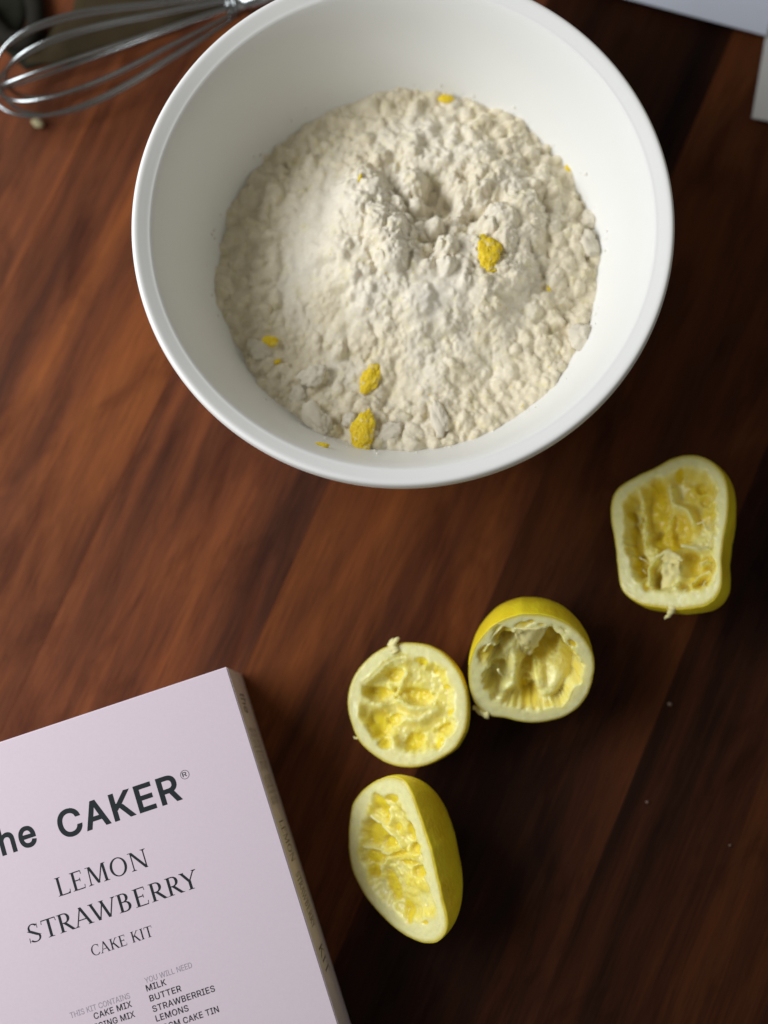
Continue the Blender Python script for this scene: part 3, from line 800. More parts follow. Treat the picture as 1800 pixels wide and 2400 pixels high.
# ------------------------------------------------------------------ cake box with its print
GL = json.loads('{"t":[227,[[204,379,204,327,6,327,6,379],[65,471,126,471,126,98,126,88,128,80,130,73,132,66,136,61,141,57,146,54,153,52,161,50,170,50,185,51,202,54,213,2,192,-3,168,-4,150,-3,133,0,117,5,104,12,92,21,82,32,75,45,69,59,66,75,65,93]]],"h":[410,[[114,227,114,0,53,0,53,509,114,509,114,287,102,287,110,307,119,324,129,339,140,352,152,362,165,370,180,376,195,381,211,384,227,384,242,384,257,382,270,379,283,374,295,369,306,362,316,353,326,344,334,333,341,321,347,307,351,293,354,276,356,259,357,240,357,0,296,0,296,235,295,252,292,268,288,281,281,294,273,304,263,313,252,320,239,325,225,328,210,329,199,329,189,327,179,325,170,322,161,317,152,312,145,306,138,299,132,291,126,283,122,273,118,263,116,252,114,240]]],"e":[404,[[212,-8,191,-7,170,-4,151,1,133,8,117,16,102,27,88,39,76,53,65,68,56,85,48,103,42,122,38,143,35,164,34,187,35,210,38,231,42,252,48,271,55,290,64,307,75,322,87,336,100,349,115,359,131,368,148,375,166,380,185,383,205,384,266,374,277,369,289,364,299,357,309,349,319,341,328,331,337,321,344,309,351,296,357,282,362,267,366,250,369,233,371,214,371,194,371,169,75,169,75,221,338,221,310,202,309,217,308,231,305,244,302,257,298,269,292,280,286,290,279,299,271,307,263,314,253,320,242,324,231,328,218,329,205,330,192,329,179,327,167,324,156,319,146,313,137,306,129,298,121,290,115,280,109,270,104,259,101,247,98,235,96,223,96,211,96,178,97,161,98,146,101,132,105,118,110,106,117,95,124,85,132,76,141,68,151,61,162,56,173,52,186,49,199,47,212,46,254,53,285,73,306,105,365,91,361,79,356,68,350,58,343,48,335,39,326,31,316,23,306,16,295,10,283,4,270,0,256,-4,242,-6,227,-8]]],"C":[510,[[267,-7,242,-6,217,-2,194,5,171,13,150,25,131,39,113,55,97,73,82,93,70,115,59,140,51,166,45,193,41,223,40,254,41,285,45,315,51,343,59,369,70,393,82,415,97,436,113,454,131,470,150,484,171,495,194,504,217,510,242,514,267,516,340,504,354,499,367,494,379,487,391,479,402,471,413,462,423,452,432,442,440,430,448,418,455,406,461,392,466,378,470,364,473,348,408,348,389,395,357,428,315,449,267,456,249,455,231,452,215,447,199,441,184,432,169,422,156,410,145,396,134,381,125,364,117,345,111,325,107,303,104,279,103,254,104,229,107,206,111,184,117,163,125,145,134,127,145,112,157,98,170,87,184,76,199,68,215,61,232,57,249,54,267,53,315,60,357,81,389,114,408,160,473,160,470,145,466,131,461,117,455,103,448,91,440,79,432,67,423,57,413,47,402,38,391,30,379,22,367,15,354,10,341,5,327,0,312,-3,298,-5,283,-6]]],"A":[480,[[16,0,201,509,276,509,463,0,395,0,287,302,264,372,232,478,245,478,213,371,191,302,85,0],[110,142,110,199,370,199,370,142]]],"K":[467,[[104,145,104,216,139,261,174,303,212,344,364,509,448,509,231,276,228,276],[60,0,60,509,125,509,125,334,124,225,125,193,125,0],[372,0,188,259,228,309,449,0]]],"E":[419,[[60,0,60,509,372,509,372,452,125,452,125,286,355,286,355,229,125,229,125,57,375,57,375,0]]],"R":[449,[[60,0,60,509,236,509,259,508,280,505,299,501,317,496,333,489,348,480,361,470,372,459,382,447,390,433,397,419,403,403,406,387,409,370,409,352,409,334,406,317,403,301,397,286,390,271,382,258,372,246,361,235,348,226,333,217,317,210,299,205,279,201,258,198,236,198,96,198,96,255,234,255,249,256,263,257,276,259,287,263,298,267,307,272,315,278,322,285,329,292,334,300,338,309,341,319,343,329,345,340,345,352,345,364,343,375,341,386,338,395,334,405,329,413,322,421,315,428,307,434,298,440,287,444,275,448,262,450,248,452,233,452,125,452,125,0],[353,0,230,229,303,229,428,0]]],"M":[628,[[60,0,60,509,152,509,277,187,287,159,299,123,311,84,322,49,307,49,318,83,330,121,342,158,352,187,476,509,568,509,568,0,504,0,504,291,504,327,505,369,506,413,507,457,513,457,498,409,482,363,467,322,456,291,342,0,286,0,170,291,159,321,145,361,129,408,112,457,119,457,120,416,121,372,122,328,122,291,122,0]]],"I":[300,[[31,0,31,57,118,57,118,452,31,452,31,509,269,509,269,452,183,452,183,57,269,57,269,0]]],"L":[393,[[60,0,60,509,125,509,125,57,361,57,361,0]]],"B":[456,[[60,0,60,509,241,509,261,508,280,506,298,502,314,497,329,491,342,483,354,474,364,464,373,454,381,442,387,429,392,416,395,403,397,389,398,374,398,361,396,350,394,339,391,329,387,320,356,286,315,267,315,262,325,261,334,259,344,255,354,251,363,245,372,239,381,231,389,223,396,214,402,203,408,192,412,179,415,166,417,152,418,136,417,121,415,107,411,93,407,79,400,67,392,55,383,44,372,34,359,26,344,18,328,11,311,6,291,3,270,1,247,0],[125,57,245,57,267,58,287,61,304,65,318,72,330,80,339,89,346,100,351,111,354,123,355,137,355,147,353,157,351,166,347,175,342,184,337,192,330,200,323,206,315,213,306,218,296,223,285,226,273,229,261,230,248,231,125,231],[125,285,238,285,288,296,297,301,304,306,311,312,318,319,323,326,328,334,331,343,334,352,335,362,336,372,335,385,332,397,328,409,321,419,313,429,302,437,290,443,275,448,259,451,240,452,125,452]]],"U":[517,[[259,-8,235,-7,213,-4,192,0,172,7,154,15,137,25,121,37,108,50,95,64,85,80,76,97,69,114,64,133,61,153,60,173,60,509,124,509,124,178,125,164,127,150,130,137,135,125,141,113,148,102,156,92,165,83,176,75,187,68,200,62,213,57,227,54,243,52,259,52,275,52,290,54,305,57,318,62,331,68,342,75,352,83,362,92,370,102,377,113,382,125,387,137,390,150,392,164,393,178,393,509,457,509,457,173,456,153,453,133,448,114,441,97,433,80,422,64,410,50,396,37,380,25,363,15,345,7,325,0,304,-4,282,-7]]],"T":[449,[[32,452,32,509,417,509,417,452,257,452,257,0,193,0,193,452]]],"S":[447,[[224,-9,202,-8,182,-6,162,-2,144,3,128,9,112,17,98,26,85,36,74,48,64,60,56,74,49,88,44,103,40,120,38,137,104,137,106,125,109,115,112,105,117,96,123,88,130,80,138,74,147,68,156,63,166,59,224,49,237,50,250,51,263,53,275,56,286,60,296,65,306,71,315,77,323,84,329,92,335,100,340,109,343,119,345,129,346,139,345,149,343,157,341,165,337,172,332,179,296,205,245,222,184,239,160,247,138,256,118,266,101,277,86,289,74,303,64,318,57,335,53,353,52,372,53,389,56,405,60,420,67,434,75,448,85,460,96,471,109,481,122,490,138,498,154,504,171,509,189,513,208,515,227,516,247,515,266,513,283,509,300,504,316,498,331,490,344,481,357,471,367,461,377,449,385,436,392,422,396,408,399,393,401,378,337,378,335,393,330,406,323,418,313,428,302,437,289,445,275,451,259,455,243,458,225,459,212,458,200,457,188,455,178,452,167,448,158,443,149,438,141,432,135,425,129,418,124,411,120,402,117,394,116,385,115,376,116,366,118,356,121,348,125,340,131,334,169,308,212,293,264,279,312,264,359,238,395,198,399,187,403,177,406,165,408,152,408,139,407,122,405,107,400,92,394,77,386,64,377,51,366,39,353,28,339,19,323,11,306,4,288,-2,268,-6,246,-8]]],"W":[686,[[155,0,16,509,82,509,163,196,175,145,187,94,197,40,189,40,200,94,211,145,224,196,306,509,380,509,462,196,474,145,486,94,497,40,488,40,499,94,510,145,523,196,603,509,670,509,530,0,455,0,368,323,351,391,336,475,350,475,335,395,318,323,230,0]]],"O":[533,[[267,-7,241,-6,217,-2,194,5,171,13,150,25,131,39,113,55,97,73,82,93,70,115,59,140,51,166,45,193,41,223,40,254,41,285,45,315,51,343,59,369,70,393,82,415,97,436,113,454,131,470,150,484,171,495,194,504,217,510,241,514,267,516,293,514,317,510,340,504,363,495,384,484,403,470,421,454,437,436,451,415,464,393,474,369,482,343,488,315,492,285,493,254,492,223,488,193,482,166,474,140,464,115,451,93,437,73,421,55,403,39,384,25,363,13,340,5,317,-2,293,-6],[267,53,285,54,302,57,318,61,334,68,349,76,364,86,377,98,388,112,399,127,408,144,416,163,422,183,427,205,429,229,430,254,429,279,427,303,422,325,416,346,408,365,399,382,388,397,377,411,364,423,349,433,334,441,318,447,302,452,285,455,267,456,249,455,232,452,215,447,199,441,184,433,170,422,157,411,145,397,135,381,125,364,117,345,111,325,107,303,104,279,103,254,104,229,107,205,111,183,117,163,125,144,135,127,145,112,157,98,170,86,184,76,199,68,215,61,232,57,249,54]]],"N":[523,[[60,0,60,509,136,509,343,183,363,151,388,107,414,55,405,54,401,108,399,157,399,195,399,509,463,509,463,0,387,0,202,290,177,331,148,381,108,452,119,454,122,384,124,328,125,291,125,0]]],"Y":[472,[[203,0,203,208,16,509,91,509,192,344,222,292,250,230,224,230,251,293,280,344,381,509,455,509,268,208,268,0]]],"D":[502,[[219,0,96,0,96,57,215,57,239,58,261,61,282,66,301,72,318,81,333,91,347,103,360,117,370,132,379,149,386,168,392,187,396,209,398,231,399,255,398,279,396,302,392,323,386,342,379,361,370,377,360,392,348,406,335,418,320,428,303,437,285,443,265,448,244,451,221,452,93,452,93,509,225,509,254,507,281,504,307,498,331,489,353,478,373,465,391,450,407,432,421,413,433,391,444,367,451,342,457,315,460,286,462,255,460,224,457,195,451,168,443,142,433,119,421,97,406,77,390,60,371,44,351,31,328,20,303,11,277,5,249,1],[125,509,125,0,60,0,60,509]]],"G":[520,[[269,-7,242,-6,217,-2,193,5,171,14,149,25,130,39,112,55,96,73,82,93,69,116,59,140,51,166,45,194,41,223,40,254,41,285,45,315,51,343,59,369,69,393,82,415,96,436,112,454,129,470,149,484,170,495,192,504,215,510,239,514,265,516,281,515,296,514,311,511,326,508,340,504,354,498,367,492,380,485,392,478,403,469,414,460,424,450,433,439,441,428,449,416,456,404,462,391,467,377,471,363,474,349,408,349,387,393,356,427,315,448,265,456,247,455,230,452,214,447,198,441,183,432,169,422,156,410,145,397,134,381,125,364,117,345,111,325,107,303,104,279,103,254,104,229,107,206,111,184,117,163,125,145,134,128,145,112,157,99,170,87,184,76,200,68,216,61,233,57,250,54,269,53,285,54,301,56,317,59,331,65,345,71,357,79,369,88,379,99,388,110,396,123,403,137,408,152,412,168,414,185,415,202,434,199,283,199,283,256,478,256,478,200,477,176,474,152,468,131,461,110,451,91,439,73,426,57,411,43,395,30,377,19,357,10,337,2,315,-3,292,-6]]],"X":[474,[[18,0,217,284,217,236,29,509,104,509,178,400,204,361,223,329,243,292,232,292,252,329,272,361,298,400,374,509,446,509,259,239,259,287,456,0,382,0,292,129,268,165,250,195,230,231,244,231,225,196,206,166,182,129,91,0]]],"0":[453,[[227,-7,205,-6,184,-2,165,4,147,13,130,24,115,38,101,53,89,71,78,91,69,113,61,138,55,164,51,192,49,222,48,254,49,286,51,316,55,344,61,370,69,395,78,417,89,437,101,455,115,471,130,484,147,496,165,504,184,511,205,514,227,516,249,514,269,511,288,504,306,496,323,484,338,471,352,455,364,437,375,417,384,395,392,370,398,344,402,316,404,286,405,254,404,222,402,192,398,164,392,138,384,113,375,91,364,71,352,53,339,38,323,24,307,13,289,4,269,-2,249,-6],[227,50,241,50,255,53,267,58,279,65,290,74,300,84,309,97,317,111,324,126,330,144,335,163,339,183,342,205,343,229,344,254,343,279,342,303,339,325,335,346,330,365,324,382,317,398,309,412,300,425,290,435,279,444,267,451,255,456,241,459,227,460,212,459,198,456,186,451,174,444,163,435,153,425,144,412,136,398,129,382,123,365,118,346,114,325,111,303,110,279,109,254,110,229,111,205,114,183,118,163,123,144,129,126,136,111,144,97,153,84,163,74,174,65,186,58,198,53,212,50]]],"2":[453,[[64,0,64,47,234,229,282,282,311,327,320,371,320,382,318,392,316,402,312,410,308,419,302,426,296,433,289,439,282,444,273,449,224,460,212,459,201,458,191,455,181,452,172,447,164,442,156,436,150,429,144,422,139,413,135,404,131,395,129,384,127,373,127,362,66,362,66,380,69,397,73,413,79,428,86,442,95,456,105,468,117,478,129,488,143,496,158,503,174,509,190,512,207,515,225,516,243,515,260,513,276,509,291,503,306,497,319,488,332,479,343,469,352,458,361,445,368,432,374,418,378,403,380,388,381,372,371,318,336,259,267,180,153,60,153,57,389,57,389,0]]],"H":[517,[[60,0,60,509,125,509,125,289,392,289,392,509,457,509,457,0,392,0,392,232,125,232,125,0]]]}')
CAP = 509.0
BOX_H = .062
cA = at(532, 1562, BOX_H); cB = at(793, 2400, BOX_H)
eD = (cB - cA).normalized()                  # down the right edge
eL = Vector((eD.y, -eD.x, 0))                # along the top edge, to the left
if eL.x > 0: eL = -eL
eR = -eL
BW, BLn = .192, .255
box = root('cake_mix_box', (cA.x, cA.y, 0))
tag(box, 'pale lilac cardboard cake kit box with black lettering at the lower left', 'box')
bm = bmesh.new()
for z in (0.0008, BOX_H):
    for s, t in ((0, 0), (BW, 0), (BW, BLn), (0, BLn)):
        p = cA + eL * s + eD * t
        bm.verts.new((p.x - cA.x, p.y - cA.y, z))
bm.verts.ensure_lookup_table(); vs = bm.verts
for f in ((0, 1, 2, 3), (4, 5, 6, 7), (0, 1, 5, 4), (1, 2, 6, 5), (2, 3, 7, 6), (3, 0, 4, 7)):
    bm.faces.new([vs[i] for i in f])
bmesh.ops.recalc_face_normals(bm, faces=bm.faces)
bmesh.ops.bevel(bm, geom=list(bm.edges), offset=.0006, segments=3, affect='EDGES')
me = bpy.data.meshes.new('carton'); bm.to_mesh(me); bm.free()
me.materials.append(M_card)
link(bpy.data.objects.new('carton', me), box)

_gcache = {}
def glyph_mesh(ch, off):
    """filled outline of one sans letter, cap height 1; returns verts, faces"""
    key = (ch, off)
    if key in _gcache: return _gcache[key]
    adv, sps = GL[ch]
    def area(sp):
        n = len(sp) // 2
        return sum(sp[2 * i] * sp[(2 * i + 3) % (2 * n)] - sp[(2 * i + 2) % (2 * n)] * sp[2 * i + 1] for i in range(n)) / 2
    ar = [area(s) for s in sps]
    big = max(ar, key=abs); sgn = 1 if big > 0 else -1
    polys = []
    for sp in sps:
        P = np.array(sp, float).reshape(-1, 2)
        if off:                                   # a heavier weight: move the outline outward
            nx = np.roll(P, -1, 0); pv = np.roll(P, 1, 0)
            e1 = P - pv; e2 = nx - P
            e1 /= np.linalg.norm(e1, axis=1)[:, None] + 1e-9; e2 /= np.linalg.norm(e2, axis=1)[:, None] + 1e-9
            n1 = np.c_[e1[:, 1], -e1[:, 0]] * sgn; n2 = np.c_[e2[:, 1], -e2[:, 0]] * sgn
            b = n1 + n2; L = (b * n1).sum(1); b = b / np.maximum(L, .5)[:, None]
            P = P + b * off
        polys.append(P / CAP)
    # non-zero winding fill, cut into level strips
    ys = sorted({round(float(y), 4) for P in polys for y in P[:, 1]})
    ys = [y for i, y in enumerate(ys) if i == 0 or y - ys[i - 1] > .0015]
    lv = []
    for y0, y1 in zip(ys[:-1], ys[1:]):
        m = max(1, int((y1 - y0) / .05)); lv += [y0 + (y1 - y0) * i / m for i in range(m)]
    lv.append(ys[-1])
    V = []; F = []
    for y0, y1 in zip(lv[:-1], lv[1:]):
        ym = (y0 + y1) / 2; X_ = []
        for P in polys:
            Q = np.roll(P, -1, 0)
            for (ax, ay), (bx, by) in zip(P, Q):
                if (ay > ym) != (by > ym):
                    sl = (bx - ax) / (by - ay)
                    X_.append((ax + sl * (ym - ay), sl, 1 if by > ay else -1))
        X_.sort(); wn = 0; st = None
        for x, sl, d_ in X_:
            if wn == 0: st = (x, sl)
            wn += d_
            if wn == 0:
                h = (y1 - y0) / 2; n_ = len(V)
                V += [(st[0] - st[1] * h, y0, 0), (x - sl * h, y0, 0), (x + sl * h, y1, 0), (st[0] + st[1] * h, y1, 0)]
                F.append((n_, n_ + 1, n_ + 2, n_ + 3))
    _gcache[key] = (V, F, adv / CAP)
    return _gcache[key]

def sans_line(text, off=0, track=0.0):
    V = []; F = []; x = 0
    for ch in text:
        if ch == ' ':
            x += .42; continue
        v, f, adv = glyph_mesh(ch, off)
        b = len(V); V += [(p[0] + x, p[1], p[2]) for p in v]; F += [tuple(i + b for i in q) for q in f]
        x += adv + track + 2 * off / CAP * .8
    return V, F

# a light roman serif alphabet, drawn as strokes (cap height 1)
TN, TK, SF = .054, .122, .034
class Ser:
    def __init__(s): s.V = []; s.F = []; s.k = 0
    def quad(s, a, b, c, d):
        n = len(s.V); z = s.k * .0025; s.k += 1
        s.V += [(p[0], p[1], z) for p in (a, b, c, d)]; s.F.append((n, n + 1, n + 2, n + 3))
    def line(s, x0, y0, x1, y1, w0, w1=None):
        w1 = w0 if w1 is None else w1
        dx, dy = x1 - x0, y1 - y0
        if abs(dy) > abs(dx) * .35:      # measured across, ends cut level
            h0 = w0 / 2; h1 = w1 / 2; kx = math.hypot(dx, dy) / abs(dy)
            s.quad((x0 - h0 * kx, y0), (x0 + h0 * kx, y0), (x1 + h1 * kx, y1), (x1 - h1 * kx, y1))
        else:
            h0 = w0 / 2; h1 = w1 / 2
            s.quad((x0, y0 - h0), (x1, y1 - h1), (x1, y1 + h1), (x0, y0 + h0))
    def serif(s, x, y, half, up):
        d = SF if up else -SF
        s.quad((x - half, y), (x + half, y), (x + half * .8, y + d), (x - half * .8, y + d))
        s.quad((x - half * .55, y + d), (x + half * .55, y + d), (x + half * .3, y + d * 2), (x - half * .3, y + d * 2))
    def arc(s, cx, cy, rx, ry, a0, a1, thick=TK, thin=TN, n=18, lean=0):
        n = max(4, int(abs(a1 - a0) / 9)); z = s.k * .0025; s.k += 1
        b = len(s.V)
        for i in range(n + 1):
            a = R(a0 + (a1 - a0) * i / n); w_ = thin + (thick - thin) * abs(math.cos(a - R(lean))) ** 1.4
            ca, sa = math.cos(a), math.sin(a)
            s.V.append((cx + (rx) * ca, cy + (ry) * sa, z)); s.V.append((cx + (rx - w_) * ca, cy + (ry - w_) * sa, z))
        for i in range(n): s.F.append((b + 2 * i, b + 2 * i + 1, b + 2 * i + 3, b + 2 * i + 2))
    def stem(s, x, w_=TK, top=True, bot=True, half=.15):
        s.line(x, 0, x, 1, w_)
        if bot: s.serif(x, 0, half, True)
        if top: s.serif(x, 1, half, False)

def serif_glyph(ch):
    g = Ser(); adv = .7
    if ch == 'L':
        g.stem(.17); g.line(.17, .02, .60, .02, TN); g.quad((.60, 0), (.62, 0), (.64, .22), (.615, .22)); g.quad((.50, .04), (.60, .04), (.61, .10), (.60, .10)); adv = .68
    elif ch == 'E':
        g.stem(.17); g.line(.17, .02, .60, .02, TN); g.line(.17, .98, .56, .98, TN); g.line(.2, .52, .46, .52, TN)
        g.quad((.59, 0), (.61, 0), (.64, .21), (.615, .21)); g.quad((.545, .98), (.565, 1), (.575, .81), (.55, .81)); g.quad((.445, .42), (.47, .42), (.47, .62), (.445, .62)); adv = .70
    elif ch == 'F':
        g.stem(.17)
    elif ch == 'M':
        g.line(.16, 0, .20, .97, TN); g.serif(.16, 0, .13, True); g.quad((.05, 1), (.26, 1), (.26, .97), (.05, .97))
        g.line(.22, 1, .55, .04, TK, TK); g.line(.545, .02, .87, 1, TN); g.line(.93, 0, .90, 1, TK); g.serif(.93, 0, .16, True); g.quad((.86, 1), (1.03, 1), (1.03, .97), (.86, .97)); adv = 1.09
    elif ch == 'O':
        g.arc(.46, .5, .41, .515, 0, 360, lean=-8); adv = .92
    elif ch == 'N':
        g.line(.17, 0, .17, .96, TN); g.serif(.17, 0, .13, True); g.quad((.03, 1), (.22, 1), (.22, .97), (.03, .97)); g.line(.17, 1, .78, 0, TK); g.line(.78, 0, .78, 1, TN); g.serif(.78, 1, .13, False); adv = .94
    elif ch == 'S':
        g.arc(.30, .755, .235, .26, 35, 215, TK * .8, TN, lean=20); g.arc(.30, .245, .27, .26, -145, 35, TK * .8, TN, lean=20)
        g.line(.10, .66, .51, .33, TK * 1.05, TK * 1.05)
        g.quad((.475, .72), (.50, .72), (.50, 1.0), (.475, .95)); g.quad((.03, .0), (.055, .04), (.065, .28), (.035, .28)); adv = .62
    elif ch == 'T':
        g.stem(.36, top=False, half=.16); g.line(.04, .98, .68, .98, TN); g.quad((.02, .79), (.045, .79), (.065, 1), (.04, 1)); g.quad((.675, .79), (.70, .79), (.68, 1), (.655, 1)); adv = .70
    elif ch == 'R':
        g.stem(.17); g.line(.17, .98, .36, .98, TN); g.line(.17, .48, .36, .48, TN); g.arc(.35, .73, .235, .272, -90, 90); g.line(.32, .49, .66, 0, TK, TK); g.quad((.60, 0), (.78, 0), (.77, .028), (.63, .028)); adv = .73
    elif ch == 'A':
        g.line(.11, 0, .40, 1.0, TN); g.line(.385, 1.02, .74, 0, TK); g.line(.20, .34, .62, .34, TN); g.serif(.11, 0, .11, True); g.serif(.745, 0, .14, True); adv = .86
    elif ch == 'W':
        g.line(.12, 1, .40, 0, TK); g.line(.41, 0, .66, .98, TN); g.line(.60, 1, .86, 0, TK); g.line(.87, 0, 1.15, 1, TN)
        g.serif(.12, 1, .13, False); g.serif(.60, 1, .12, False); g.serif(1.15, 1, .11, False); adv = 1.24
    elif ch == 'B':
        g.stem(.17); g.line(.17, .98, .33, .98, TN); g.line(.17, .53, .36, .53, TN); g.line(.17, .02, .36, .02, TN); g.arc(.33, .76, .215, .242, -90, 90); g.arc(.36, .275, .25, .277, -90, 90); adv = .72
    elif ch == 'Y':
        g.line(.09, 1, .37, .46, TK); g.line(.66, 1, .38, .46, TN); g.line(.38, 0, .38, .5, TK); g.serif(.38, 0, .15, True); g.serif(.09, 1, .12, False); g.serif(.66, 1, .11, False); adv = .74
    elif ch == 'C':
        g.arc(.46, .5, .41, .515, 48, 312, lean=0); g.quad((.71, .70), (.735, .70), (.74, 1.0), (.71, .93)); g.quad((.70, .10), (.74, .17), (.755, .22), (.73, .22)); adv = .80
    elif ch == 'K':
        g.stem(.17); g.line(.22, .45, .60, 1, TN); g.line(.32, .60, .68, 0, TK); g.quad((.50, 1), (.72, 1), (.72, .972), (.50, .972)); g.serif(.69, 0, .12, True); adv = .76
    elif ch == 'I':
        g.stem(.18); adv = .36
    return g, adv

def serif_line(text, track=.07):
    V = []; F = []; x = 0
    kern = {'TR': -.02, 'RA': -.05, 'AW': -.14, 'WB': -.02, 'RY': -.06, 'CA': -.03, 'AK': -.02}
    for i, ch in enumerate(text):
        if ch == ' ': x += .34; continue
        g, adv = serif_glyph(ch)
        b = len(V); V += [(p[0] + x, p[1], p[2]) for p in g.V]; F += [tuple(i_ + b for i_ in q) for q in g.F]
        x += adv + track + kern.get(text[i:i + 2], 0)
    return V, F

def print_line(name, VF, a_px, b_px, cap_px, mat, lift=.00006, label=None):
    """lay a line of print on the box top: baseline from a_px to b_px (picture points), cap height in picture pixels"""
    V, F = VF
    A = at(a_px[0], a_px[1], BOX_H); B = at(b_px[0], b_px[1], BOX_H)
    xs = [v[0] for v in V]; x0, x1 = min(xs), max(xs)
    wid = (B - A).dot(eR)
    sx = wid / (x1 - x0); sy = cap_px * (CAM_H - BOX_H) / FPX * .985
    up = -eD
    mid = (A + B) / 2; mid -= eR * ((mid - A).dot(eR) - wid / 2)
    start = mid - eR * wid / 2
    W = [tuple(start + eR * ((v[0] - x0) * sx) + up * (v[1] * sy) + Vector((0, 0, lift + v[2] * .003))) for v in V]
    o = mesh_obj(name, W, F, mat, box, smooth=False)
    if label: o['label'] = label
    return o

K7 = .3376
def c7(x, y): return (x * K7, 1700 + y * K7)
print_line('lettering', sans_line('CAKER', 19, .02), c7(424, 779), c7(1272, 516), 60, M_ink, label='bold black CAKER lettering')
print_line('lettering', sans_line('the', 19, .01), c7(-80, 930), c7(266, 823), 60, M_ink, label='bold black lowercase lettering before the large word')
print_line('lettering', serif_line('LEMON', .05), c7(405, 1182), c7(1042, 985), 42.5, M_ink, label='thin serif LEMON lettering')
print_line('lettering', serif_line('STRAWBERRY', .04), c7(203, 1500), c7(1396, 1135), 41.5, M_ink, label='thin serif STRAWBERRY lettering')
print_line('lettering', serif_line('CAKE KIT', .04), c7(642, 1597), c7(1070, 1469), 24.5, M_ink, label='small serif CAKE KIT lettering')
print_line('lettering', sans_line('YOU WILL NEED', 0, -.02), c7(1008, 1786), c7(1338, 1686), 12.5, M_ink_grey, label='faint grey YOU WILL NEED')
for tx, a, b in (('MILK', (1020, 1846), (1158, 1802)), ('BUTTER', (1043, 1914), (1264, 1848)), ('STRAWBERRIES', (1062, 1984), (1498, 1852)), ('LEMONS', (1086, 2053), (1314, 1985)), ('20CM CAKE TIN', (1108, 2122), (1525, 1996))):
    print_line('lettering', sans_line(tx, 11, .01), c7(*a), c7(*b), 13.6, M_ink)
print_line('lettering', sans_line('THIS KIT CONTAINS', 0, -.02), c7(490, 2026), c7(908, 1901), 12.5, M_ink_grey, label='faint grey THIS KIT CONTAINS')
for tx, a, b in (('CAKE MIX', (655, 2036), (920, 1958)), ('ICING MIX', (665, 2110), (942, 2028))):
    print_line('lettering', sans_line(tx, 11, .01), c7(*a), c7(*b), 13.6, M_ink)
# registered mark
V, F, _a = glyph_mesh('R', 8)
print_line('lettering', (V, F), c7(1270, 360), c7(1300, 351), 10.5, M_ink)
cc = at(*c7(1283, 342), BOX_H); rr0 = 31 * K7 * (CAM_H - BOX_H) / FPX; V = []; F = []
for i in range(40):
    a = 2 * math.pi * i / 40
    for r_ in (rr0, rr0 * .90):
        V.append((cc.x + r_ * math.cos(a), cc.y + r_ * math.sin(a), BOX_H + .00007))
for i in range(40):
    j = (i + 1) % 40; F.append((2 * i, 2 * j, 2 * j + 1, 2 * i + 1))
mesh_obj('registered_mark_ring', V, F, M_ink, box, smooth=False)

# print on the long side facing away from the window
def side_line(VF, t0, t1, h0, h1, mat):
    V, F = VF
    xs = [v[0] for v in V]; x0, x1 = min(xs), max(xs)
    base = Vector((cA.x, cA.y, 0))
    W = [tuple(base + eD * (t0 + (v[0] - x0) / (x1 - x0) * (t1 - t0)) + Vector((0, 0, h1 - v[1] * (h1 - h0))) + eR * (.00006 + v[2] * .003)) for v in V]
    mesh_obj('side_lettering', W, F, mat, box, smooth=False)
mm_ = (CAM_H - .05) / FPX
def tt_(py): return ((Vector(at(532, py, .05)) - cA).dot(eD)) + 0 if False else (py - 1562) / .955 * mm_
side_line(sans_line('the', 0, .0), tt_(1618), tt_(1665), .022, .044, M_ink_side)
side_line(serif_line('LEMON', .05), tt_(1915), tt_(2010), .022, .044, M_ink_side)
side_line(serif_line('STRAWBERRY', .04), tt_(2035), tt_(2160), .022, .044, M_ink_side)
side_line(serif_line('KIT', .10), tt_(2200), tt_(2262), .022, .044, M_ink_side)
for i in range(6):
    side_line(sans_line('CAKE MIX' if i % 2 else 'ICING MIX', 0), tt_(1700), tt_(1880), .046 - i * .006, .049 - i * .006, M_ink_side)

